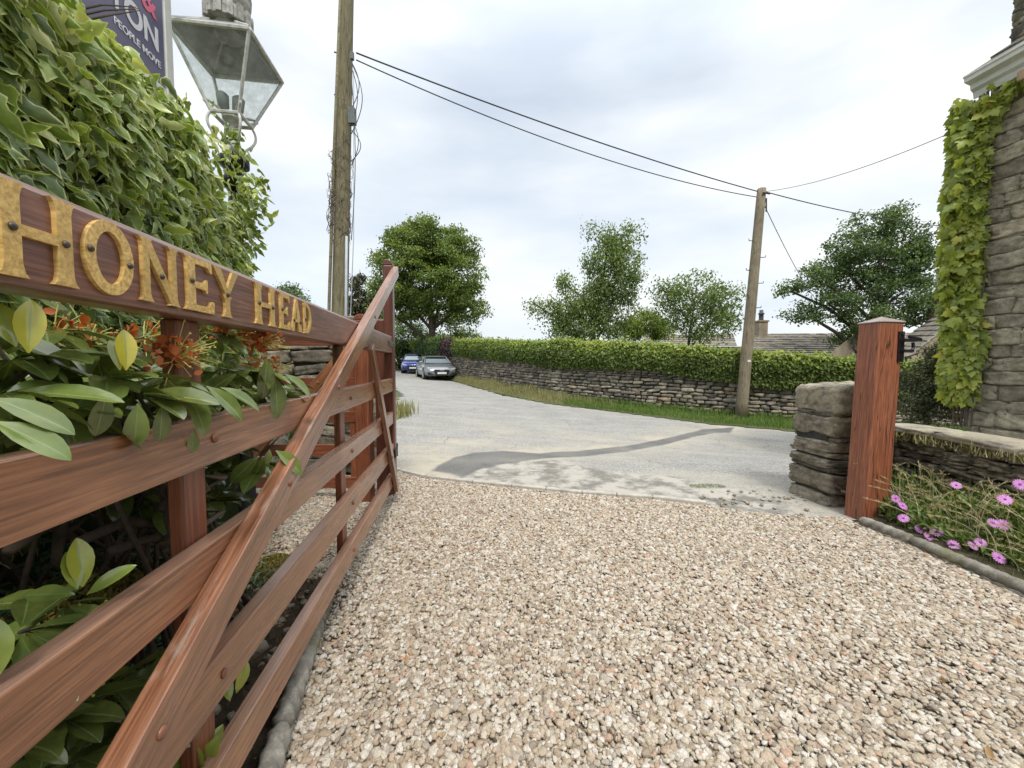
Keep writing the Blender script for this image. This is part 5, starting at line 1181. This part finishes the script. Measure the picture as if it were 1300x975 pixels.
        for yw in (-h + .90, h - 1.0):
            wh = empty('wheel', Mt @ Vector((s * (W / 2 - .10), yw, .33))); wh.parent = t; wh.matrix_parent_inverse = world_of(t).inverted()
            ang_ = np.linspace(0, 2 * math.pi, 25); mb = MB()
            for r_, nm, mt, hw in ((.33, 'tyre', M['tyre'], .115), (.235, 'rim', M['chrome'], .12)):
                mb = MB(); mb.tube([(s * (W / 2 - .10 - hw), yw, .33), (s * (W / 2 - .10 + hw), yw, .33)], r_, 24); B(mb, nm, mt, wh, bevel=.015)
            mb = MB(); mb.tube([(s * (W / 2 - .3), yw, .35), (s * (W / 2 + .001), yw, .35)], .385, 24); B(mb, 'wheel_arch', M['car_trim'])
            
    return t
M['car_glass'] = plain('car_glass', (.025, .03, .035), .06, 0, .1, 1, 0, .8); M['screen_glass'] = plain('windscreen_glass', (.30, .36, .38), .05, .35, .1, 1, 0, 1.0)
M['car_trim'] = plain('car_trim', (.014, .014, .015), .45, 0, .1, 9, 0); M['chrome'] = plain('bright_metal', (.55, .55, .56), .25, .9, .1, 9, 0)
M['headlight'] = plain('headlight_lens', (.55, .58, .6), .1, .3, .1, 9, 0); M['tyre'] = plain('tyre_rubber', (.02, .02, .02), .85, 0, .2, 9, .2)
M['grey_paint'] = plain('grey_car_paint', (.25, .265, .285), .28, .45, .05, 2, 0, .6, .8); M['blue_paint'] = plain('blue_car_paint', (.025, .055, .28), .28, .3, .05, 2, 0, .6, .8)
c1 = ground_at(560, 484.5); c1 = P(556, 470, 24.0)
car('grey_saloon_car', (c1.x - .25, 24.2, float(gz(c1.x, 24.2)) - .0), R(21), 'metallic grey saloon car parked nose-on beside the stone wall', M['grey_paint'])
c2 = P(521, 470, 29.5)
car('blue_car', (c2.x - .1, 31.0, float(gz(c2.x, 31)) + .02), R(12), 'blue hatchback parked behind the grey saloon', M['blue_paint'], 4.2, 1.78, 1.52, True)

# ================================================================== verge grass
def blades(name, pos, hgt, mat, label, tint=None, wd=1.0, lean=.35, kind='stuff', cat=None, seed=0):
    r = np.random.default_rng(seed); n = len(pos); a = r.uniform(0, 6.28, n); l = r.uniform(0, lean, n)
    tip = np.stack([np.cos(a) * l, np.sin(a) * l, np.ones(n)], 1); nn = np.stack([-np.cos(a), -np.sin(a), .2 * np.ones(n)], 1)
    o = scatter(name, mat, pos, tip, nn, hgt, T_BLADE, None, tint, False, wd); tag(o, label, cat, None, kind); return o
r = np.random.default_rng(31)
def verge_pts(n, x0, x1, y_in=None):
    u = r.uniform(0, LW, n * 3); xs, ys = wpos(u); m_ = (xs > x0) & (xs < x1); xs, ys = xs[m_][:n], ys[m_][:n]; e = far_edge(xs); f = r.uniform(0, 1, len(xs)); y = e + .02 + (ys + .02 - e) * f; return xs, y, f
tag(sheet('verge', np.arange(-14, 18, .25), np.arange(8, 46, .2), lambda x, y: gz(x, y) + .01 + .05 * sstep(0, 1.2, y - far_edge(x)), M['ground'], lambda x, y: (y > far_edge(x) - .05) & (y < far_edge(x) + 3.5)), kind='structure')
xs, ys, f = verge_pts(26000, 1.6, 14); blades('verge_grass', np.stack([xs, ys, gz(xs, ys) + .03], 1), r.uniform(.06, .17, len(xs)) * (1 + .7 * (f > .8)), M['grass'], 'short green grass on the verge below the slim pole', wd=2.4, seed=1)
xs, ys, f = verge_pts(24000, -8, 3.2); hh = r.uniform(.08, .5, len(xs)) * (.35 + .7 * sstep(0, .5, f)) * (.75 + .5 * fbm(xs, ys, 2.5, 41)); hh *= np.where(xs > 1.8, .6, 1)
blades('long_grass', np.stack([xs, ys, gz(xs, ys) + .03], 1), hh, M['dry_grass'], 'long tangled seeding grass at the foot of the field wall', np.clip(r.normal(.33, .22, len(xs)) + .25 * fbm(xs, ys, 1.5, 42), 0, 1), 1.6, .75, seed=2)
wx = r.normal(0, 1, 500); g0 = ground_at(512, 528); pos = np.stack([g0.x - .12 + .12 * wx, g0.y + .35 * r.normal(0, 1, 500), np.full(500, float(gz(g0.x, g0.y)))], 1)
blades('roadside_weeds', pos, r.uniform(.08, .34, 500), M['dry_grass'], 'tuft of yellow-green weeds beside the gate stile at the road edge', np.clip(r.normal(.3, .2, 500), 0, 1), 2.2, .7, seed=3)
# moss by the pier foot
n = 900; g1 = ground_at(898, 617); a = r.uniform(0, 6.28, n); rr_ = np.sqrt(r.uniform(0, 1, n))
blades('road_moss', np.stack([g1.x + .17 * rr_ * np.cos(a), g1.y + .07 * rr_ * np.sin(a), np.full(n, float(gz(g1.x, g1.y)) - .002)], 1), r.uniform(.006, .014, n), M['grass'], 'bright moss patch growing in the broken edge of the road', wd=5, lean=1, seed=4)

# broken tarmac and stones at the mouth of the drive near the pier
n = 90; q = [ground_at(a, b_) for a, b_ in zip(r.uniform(890, 1040, n), r.uniform(622, 662, n))]
V, Fc = ico(1); sz = r.uniform(.004, .013, n)
stones('rubble', M['pale_grit'], [(p.x, p.y, float(gz(p.x, p.y)) + .004) for p in q], np.stack([sz * 1.3, sz, sz * .5], 1), r.uniform(0, 3, n), r.uniform(0, 1, n), .12)
tag(bpy.data.objects['rubble'], 'scattered stone chips and broken tarmac in front of the stone pier', None, None, 'stuff')

# ================================================================== bed left: rhododendron, juniper, moss
def whorl(c, n, L, r, droop, spread=1.0, up=.3):
    out = []
    for i in range(n):
        a = i * 2.399 + r.uniform(-.3, .3); el = r.uniform(-.5, .25) + up - droop
        d = np.array([math.cos(a) * spread, math.sin(a) * spread, el]); out.append((np.array(c) + .01 * d, d, np.array([0, 0, 1.0]) + r.normal(0, .25, 3) + .1 * d, L * r.uniform(.75, 1.15), r.uniform(0, .75)))
    return out
r = np.random.default_rng(91); LV = []
rh = empty('rhododendron', (-1.0, 1.0, 0), 'rhododendron with glossy leaves and faded orange blooms pushing through the gate', 'shrub')
def pd(px, back): return .534 / ((650 - px) / 490 - .1388) + back      # distance of the gate plane there
front = [(40, 455, .10), (20, 500, .03), (150, 478, .06), (225, 480, .06), (190, 500, .02), (330, 470, .06), (290, 470, .12), (345, 585, .03), (75, 420, .18), (120, 440, .14), (100, 520, .05), (265, 420, .15), (0, 420, .12)]
SH_ = []
for px, py, bk_ in front:
    c = P(px, py, pd(px, bk_)); c = c - Nn * .02; SH_.append(c); LV += whorl(c, 9, .10, r, .35)
for i in range(60):
    px = r.uniform(-60, 400); py = r.uniform(395, 560) if i < 42 else r.uniform(560, 640); c = P(px, py, pd(min(px, 400), r.uniform(.12, .6))); c -= Nn * .05
    if c.z > 1.16: c.z = 1.16 - r.uniform(0, .1)
    SH_.append(c); LV += whorl(c, 9, .11, r, .3)
for px, py, bk_ in [(105, 765, .10), (55, 800, .06), (20, 850, .05), (130, 800, .12), (160, 870, .1), (90, 905, .08), (200, 850, .15), (225, 745, .2), (190, 930, .1), (30, 940, .06), (120, 960, .06), (250, 990, .08)]:
    c = P(px, py, pd(px, bk_)); c -= Nn * .03; SH_.append(c); LV += whorl(c, 9, .095, r, .25)
def one(px, py, bk_, tip, nrm, L, tint):
    c = P(px, py, pd(px, bk_)); LV.append((np.array(c), np.array(tip, float), np.array(nrm, float), L, tint))
# leaves that can be picked out in front of the rails
one(36, 448, .01, (.12, .0, 1), (.75, -.6, .1), .064, .97); one(20, 440, .02, (-.35, .0, 1), (.8, -.6, .2), .06, .9)
one(160, 470, .0, (.06, .02, 1), (.9, -.5, .1), .062, 1.0); one(152, 470, .01, (-.2, .1, 1), (.9, -.3, .1), .05, .9)
one(235, 492, -.03, (.35, .25, -1), (.9, -.3, .5), .095, .6); one(262, 490, -.02, (.7, .6, -.9), (.7, -.4, .8), .095, .6); one(280, 492, -.01, (.9, .9, -.7), (.5, -.3, .9), .09, .55)
one(205, 515, -.03, (.0, .0, -1), (1, -.5, .35), .062, .35); one(135, 500, -.02, (-.15, -.1, -1), (1, -.6, .3), .062, .4); one(175, 512, -.02, (-.1, .0, -1), (.8, -.6, .2), .075, .8)
one(246, 545, -.02, (-.05, 0, -1), (1, -.5, .3), .05, .7); one(348, 478, -.02, (.1, .1, -1), (1, -.5, .3), .12, .55); one(338, 455, -.01, (-.05, .05, -1), (1, -.6, .2), .11, .3); one(362, 475, -.01, (.6, .5, -.6), (.3, -.5, 1), .10, .7)
one(318, 470, .02, (-.8, -.5, -.6), (.5, -.8, .6), .12, .2); one(300, 475, .03, (-.7, -.4, -.5), (.5, -.8, .5), .10, .25)
one(-8, 535, -.04, (.55, .2, -.35), (.35, -.5, 1), .068, .75); one(-12, 505, -.03, (.6, .3, -.35), (.3, -.5, 1), .07, .6)
one(350, 572, -.03, (.6, .4, -.7), (.6, -.5, .7), .10, .75); one(342, 570, -.02, (-.2, 0, -1), (.9, -.5, .3), .055, .6); one(335, 580, -.01, (-.5, .2, -.8), (.6, -.6, .5), .09, .3); one(328, 580, -.01, (-.6, -.3, -.6), (.6, -.5, .6), .09, .45)
one(105, 745, .03, (.0, .0, 1), (.9, -.5, .1), .07, .93); one(98, 748, .03, (-.2, .05, 1), (.9, -.4, .1), .055, .88); one(110, 755, .03, (.6, .3, .5), (.2, -.6, .8), .06, .85); one(95, 755, .03, (-.8, -.2, .2), (.2, -.6, 1), .06, .8)
for a_ in range(7): one(248, 985, .04, (math.cos(a_ * .9) * .6, math.sin(a_ * .9) * .6, 1), (.3 * math.cos(a_), -.8, .3), .085, .87)
for a_ in range(3): one(-22, 880, .0, (.2 * a_ - .2, .1, 1), (.9, -.5, .1), .075, .86)
one(300, 880, .04, (.3, .2, .9), (.8, -.6, .1), .07, .93); one(292, 890, .04, (-.2, .1, .9), (.8, -.6, .2), .06, .88)
LVp = np.array([q[0] for q in LV]); 
scatter('foliage', M['rhodo'], LVp, np.array([q[1] for q in LV]), np.array([q[2] for q in LV]), np.array([q[3] for q in LV]) * 1.05, T_RHODO, rh, np.clip(np.array([q[4] for q in LV]), 0, 1))
mb = MB(); rt = Vector((-1.15, 1.0, .0))
for c in SH_[::2]:
    base = rt + Vector((r.uniform(-.15, .15), r.uniform(-.5, .7), 0)); base.x = min(base.x, -.534 - .14 * base.y - .12); m1_ = base.lerp(c, .45) + Vector((r.uniform(-.06, .02), r.uniform(-.08, .08), r.uniform(.0, .12))); mb.tube([base, m1_, m1_.lerp(c, .6) + Vector((0, 0, .02)), c], [.008, .006, .0045, .003], 6)
for i in range(6):   # gnarled stems seen between the rails
    c = P(215 + 8 * i, 610 + 8 * i, pd(240, .12)); pts = [c + Vector((r.normal(0, .02), r.normal(0, .03), .035 * (q - 4))) for q in range(9)]; mb.tube(pts, [.009] * 9, 6)
for a, b_ in (((95, 690), (245, 655)), ((10, 700), (110, 655)), ((60, 650), (75, 720)), ((140, 700), (260, 690))):
    p0, p1 = P(*a, pd(a[0], .22)), P(*b_, pd(b_[0], .3)); mb.tube([p0, p0.lerp(p1, .3) + Vector((0, .02, .02)), p0.lerp(p1, .7) - Vector((0, 0, .015)), p1], [.010, .012, .009, .007], 6)
mb.build('stem', M['twig'], rh, True)
M['bloom'] = leafmat('faded_bloom', [(0, (.20, .05, .03)), (.5, (.60, .16, .05)), (1, (.72, .30, .10))], .6, .35, tcol=(1.2, .8, .5))
M['style'] = plain('flower_style', (.50, .46, .13), .5, 0, .25, 30, 0)
for px, py, bk_, npet, dirx in ((245, 448, .01, 26, .5), (345, 432, .03, 34, .9), (300, 420, .10, 22, .0), (95, 420, .18, 14, .1), (352, 462, .05, 14, .8), (205, 420, .16, 9, .2), (140, 425, .16, 9, .0), (355, 470, .05, 10, .8), (110, 800, .08, 6, .5), (70, 870, .08, 0, .6)):
    c = np.array(P(px, py, pd(px, bk_)) - Nn * .035); tr_ = None
    n = max(npet, 1) * (2 if npet > 25 else 1)
    cl = c[None] + r.normal(0, 1, (n * 2, 3)) * np.array([.017, .026, .015]); tr_ = scatter('flower_truss', M['bloom'], cl, rdir(n * 2, .1), rdir(n * 2, .3), r.uniform(.009, .024, n * 2) * (1 if npet else .3), T_OVAL, rh, r.uniform(0, 1, n * 2), width=1.3)
    mb = MB(); c0 = Vector(c) - Vector((0, 0, .015))
    for i in range(34 if npet > 16 else 18):
        d = Vector((r.normal(.3, .55) + dirx * .3, r.normal(.35 * dirx + .1, .5), r.normal(.15, .45))).normalized(); L = r.uniform(.04, .085); e = c0 + d * L; mb.tube([c0 + d * .01, c0 + d * L * .6 + Vector((0, 0, .006)), e + Vector((0, 0, -.004 + .012 * r.uniform()))], [.0011, .0009, .0007], 4); mb.box(e + Vector((0, 0, .002)), (.0028, .0028, .0028))
    mb.build('style', M['style'], tr_)
# dark juniper filling the back of the bed
jn = empty('juniper_bush', (-1.35, 1.3, 0), 'dark feathery evergreen bush in shade beneath the rhododendron', 'bush')
n = 2300; yy = r.uniform(.15, 2.05, n); xx = -.534 - .14 * yy - .13 - .5 * sstep(.55, 1.1, yy) - r.exponential(.22, n); yy = np.minimum(yy, 1.7); zz_ = r.uniform(.05, .95, n) * np.clip(1.1 - .0 * yy, 0, 1); 
cen = np.stack([xx, yy, zz_ * (.45 + .55 * sstep(.1, .5, -.75 - xx))], 1); per = 26; idx = np.repeat(np.arange(n), per); ax = unit(np.stack([r.normal(.5, .5, n), r.normal(-.1, .6, n), r.normal(.1, .3, n)], 1))
tpar = np.tile(np.linspace(0, 1, per), n)[:, None]; pos = cen[idx] + ax[idx] * tpar * .11; sidev = unit(np.cross(ax, np.array([0, 0, 1.0])))[idx] * np.where(np.arange(len(idx)) % 2 == 0, 1, -1)[:, None]
tip = unit(sidev * .9 + ax[idx] * .8 + r.normal(0, .25, (len(idx), 3))); scatter('foliage', M['juniper'], pos, tip, rdir(len(idx), 1), r.uniform(.02, .035, len(idx)) * (1.15 - .7 * tpar[:, 0]), T_NEEDLE, jn, np.clip(r.uniform(0, 1, n)[idx] * .8 + r.uniform(0, .2, len(idx)), 0, 1), False, 2.2)
mb = MB()
for i in range(40):
    a = Vector((-1.35, 1.2, 0)); e = Vector(cen[r.integers(n)]); mb.tube([a, a.lerp(e, .5) + Vector((0, 0, .06)), e], [.012, .008, .003], 5)
mb.build('stem', M['twig'], jn)
# moss cushions
def moss(c, rad, label, seed):
    r_ = np.random.default_rng(seed); n = 2600; a = r_.uniform(0, 6.28, n); q = np.sqrt(r_.uniform(0, 1, n)); x = c[0] + rad[0] * q * np.cos(a); y = c[1] + rad[1] * q * np.sin(a); z = c[2] + rad[2] * np.sqrt(np.clip(1 - q * q, 0, 1)) * (1 + .3 * fbm(x, y, 30, seed))
    o = scatter('moss', M['moss_leaf'], np.stack([x, y, z], 1), rdir(n, 1.3), rdir(n, .5), r_.uniform(.008, .018, n), T_OVAL, None, r_.uniform(0, 1, n)); return tag(o, label, None, None, 'stuff')
M['moss_leaf'] = leafmat('moss_leaf', [(0, (.07, .07, .015)), (.5, (.20, .165, .03)), (1, (.34, .27, .05))], .8, .2)
gA = ground_at(350, 728); moss((gA.x, gA.y, 0), (.17, .13, .075), 'golden moss cushion at the corner of the bed by the gravel', 1)
gB = P(40, 770, pd(40, .32)); moss((gB.x, gB.y, gB.z - .05), (.15, .2, .06), 'golden moss mound below the upper rails near the gate end', 2)
# silvery sprigs and small stones by the kerb
n = 260; g0 = ground_at(312, 760); cc_ = np.array([g0.x, g0.y, .02])[None] + np.stack([r.normal(0, .07, n), r.normal(0, .09, n), r.uniform(0, .10, n)], 1)
tag(scatter('lavender', M['silver'], cc_, rdir(n, .8), rdir(n, .3), r.uniform(.02, .045, n), T_OVAL, None, None, True, .35), 'small silvery green sprigs of a low plant beside the golden moss', 'plant')
q = [(a, b_) for a, b_ in zip(r.uniform(-1.5, -.75, 260), r.uniform(.8, 2.2, 260))]; q = [(a, b_) for a, b_ in q if a < np.interp(b_, [1.11, 2.0, 2.2], [-.74, -1.0, -1.6])]
sz = r.uniform(.004, .016, len(q)); sz[:4] = .03
o = stones('bed_stones', M['pale_grit'], [(a, b_, .02) for a, b_ in q], np.stack([sz * 1.3, sz, sz * .7], 1), r.uniform(0, 3, len(q)), r.uniform(.3, 1, len(q)), .1); tag(o, 'pale stone chips scattered on the soil under the gate', None, None, 'stuff')
n = 700; yy = r.uniform(.6, 2.3, n); xx = np.interp(yy, [0, 1.11, 2.05, 2.3], [-.36, -.74, -1.02, -1.4]) - r.uniform(0, .6, n)
tag(scatter('leaf_litter', M['dry_litter'] if 'dry_litter' in M else leafmat('litter', [(0, (.05, .03, .02)), (.5, (.14, .08, .04)), (1, (.3, .18, .08))], .8, .1), np.stack([xx, yy, np.full(n, .035)], 1), rdir(n), rdir(n, 2.5), r.uniform(.012, .035, n), T_OVAL, None), 'brown dead leaves lying on the shaded soil under the gate', None, None, 'stuff')

# ================================================================== flower bed right
r = np.random.default_rng(55)
fl = [(1137, 633, 2.66), (1146, 642, 2.68), (1147, 658, 2.62), (1169, 672, 2.68), (1180, 682, 2.66), (1189, 675, 2.70), (1211, 692, 2.68), (1235, 693, 2.70), (1245, 689, 2.74), (1261, 664, 2.80), (1273, 666, 2.84), (1268, 708, 2.70), (1276, 634, 2.92), (1295, 615, 3.0), (1214, 616, 2.90)]
M['petal'] = leafmat('petal', [(0, (.52, .16, .50)), (1, (.72, .34, .70))], .5, .3, tcol=(1.1, .9, 1.1)); M['eye'] = plain('flower_eye', (.16, .05, .22), .6, 0, .3, 200, .3)
T_PET = grid_leaf([(0, .04), (.4, .12), (.8, .13), (1, .03)], 2, -.1, .12)
groups = [([0, 1, 2], 'pink daisies leaning against the foot of the oak gate post'), ([3, 4, 5, 6, 7, 8, 11], 'clump of pink daisies spilling over the rope-topped edging'), ([9, 10, 12, 13, 14], 'taller pink daisies among the dry grass by the garden wall')]
for ids, lab in groups:
    pts = []
    for i in ids:
        px, py, X_ = fl[i]; X_ = X_ - .05; dY = X_ / ((px - 650) / 490); pts.append(P(px, py, dY))
    cen = sum(pts, Vector()) / len(pts); t = empty('daisy_plant', (cen.x, cen.y, .03), lab, 'flowers')
    mb = MB(); LP_ = []
    for p in pts:
        b_ = Vector((p.x + .05, p.y + .03, .03)); mb.tube([b_, b_.lerp(p, .5) + Vector((.02, .02, .02)), p], .0025, 5)
        face = Vector((r.normal(-.45, .2), r.normal(-.75, .2), r.uniform(.45, .95))).normalized(); q = Vector((0, 0, 1)).rotation_difference(face).to_matrix(); k = 16; rad = r.uniform(.023, .031)
        an = np.arange(k) * 2 * math.pi / k + r.uniform(0, 1); dirs = np.array([q @ Vector((math.cos(a), math.sin(a), .12)) for a in an]); nn = np.array([list(face)] * k) + r.normal(0, .08, (k, 3))
        fo = scatter('flower', M['petal'], np.array([list(p)] * k) + dirs * .004, dirs, nn, rad, T_PET, t, r.uniform(0, 1, k), True, 1.15)
        dome('flower_eye', p + face * .001, face, .0065, .004, M['eye'], fo)
    mb.build('stem', M['twig'] if False else plain('green_stem', (.12, .17, .05), .6, 0, .2, 20, 0), t)
    n = 1500 * len(ids) // 5 + 700; P0 = np.array([[p.x + .06, p.y + .03, 0] for p in pts]); sel = r.integers(0, len(pts), n); hz = np.array([max(.06, p.z * .8) for p in pts])
    pos = P0[sel] + np.stack([np.abs(r.normal(.03, .10, n)), r.normal(0, .12, n), r.uniform(.0, 1, n) * hz[sel] + .03], 1); pos[:, 0] = np.maximum(pos[:, 0], 2.62); pos[:, 2] *= .8
    scatter('foliage', M['daisy_leaf'], pos, np.stack([r.normal(-.1, .6, n), r.normal(-.1, .6, n), r.normal(.7, .4, n)], 1), np.stack([r.normal(-.5, .5, n), r.normal(-.5, .5, n), r.normal(.8, .4, n)], 1), r.uniform(.03, .065, n), T_OVAL, t, np.clip(r.normal(.45, .25, n), 0, 1), True, .55)
n = 4200; xx = r.uniform(2.66, 3.28, n); yy = r.uniform(.9, 3.2, n); m_ = ~((np.abs(xx - 2.63) < .16) & (yy > 2.7)); xx, yy = xx[m_], yy[m_]; n = len(xx)
hh = r.uniform(.04, .20, n) * (.3 + 1.0 * sstep(2.7, 3.15, xx))
blades('bed_grass', np.stack([xx, yy, .02 + .08 * sstep(2.55, 3.2, xx)], 1), hh, M['grass'], 'green grass and weeds growing through the flower bed', np.clip(r.normal(.35, .25, n), 0, 1), 1.8, .9, seed=5)
# arching dry stalks with seed heads
mb = MB(); spos, stip = [], []
for i in range(300):
    b_ = Vector((r.uniform(2.72, 3.25), r.uniform(1.3, 3.1), .03)); a = r.uniform(0, 6.28); reach = r.uniform(.08, .34); h = r.uniform(.12, .56) * (.7 if b_.x < 2.75 else 1)
    if i % 3 == 0: a = r.uniform(2.6, 4.3)
    d = Vector((math.cos(a), math.sin(a), 0)); pts = [b_ + d * (reach * t * t) + UP * (h * (t - .28 * t ** 3)) for t in np.linspace(0, 1, 7)]
    if pts[-1].x < 2.42: continue
    mb.tube(pts, [.0022, .002, .0018, .0016, .0014, .0012, .0009], 4, False)
    for q in range(14):
        t = .78 + .22 * q / 13; spos.append(list(b_ + d * (reach * t * t) + UP * (h * (t - .28 * t ** 3)))); stip.append(list(d * .6 + Vector((r.normal(0, .3), r.normal(0, .3), .5))))
st_ = tag(mb.build('dry_stalks', plain('straw', (.42, .36, .22), .7, 0, .3, 20, 0)), 'arching straw-coloured grass stalks with seed heads over the flower bed', None, None, 'stuff')
n = len(spos); so_ = scatter('seed_head', M['dry_grass'], spos, stip, rdir(n), r.uniform(.012, .022, n), T_OVAL, st_, r.uniform(.6, 1, n), False, .6)
# straw and weeds on the garden wall coping
n = 1500; t_ = r.uniform(0, 1, n); yy = 3.35 - 2.4 * t_; xx = 3.33 - .12 * t_ + r.normal(0, .05, n)
blades('wall_top_straw', np.stack([xx, yy, np.full(n, .56) - r.uniform(0, .05, n)], 1), r.uniform(.02, .09, n), M['dry_grass'], 'dead straw and weeds lying along the face of the garden wall top', np.clip(r.normal(.6, .2, n), 0, 1), 2, 1.6, seed=6)

n = 34; xx = r.uniform(-.6, 2.4, n); yy = r.uniform(.9, 3.9, n); k_ = gravel_area(xx, yy); xx, yy = xx[k_], yy[k_]; xx[:8] = r.uniform(-.6, -.1, 8); yy[:8] = r.uniform(1.05, 1.7, 8); n = len(xx)
tag(scatter('fallen_leaves', leafmat('dry_leaf', [(0, (.16, .08, .03)), (.5, (.38, .17, .06)), (1, (.45, .33, .16))], .7, .15), np.stack([xx, yy, np.full(n, .022)], 1), rdir(n), rdir(n, 2), r.uniform(.015, .035, n), T_OVAL, None), 'a few dry brown leaves fallen on the gravel', None, None, 'stuff')
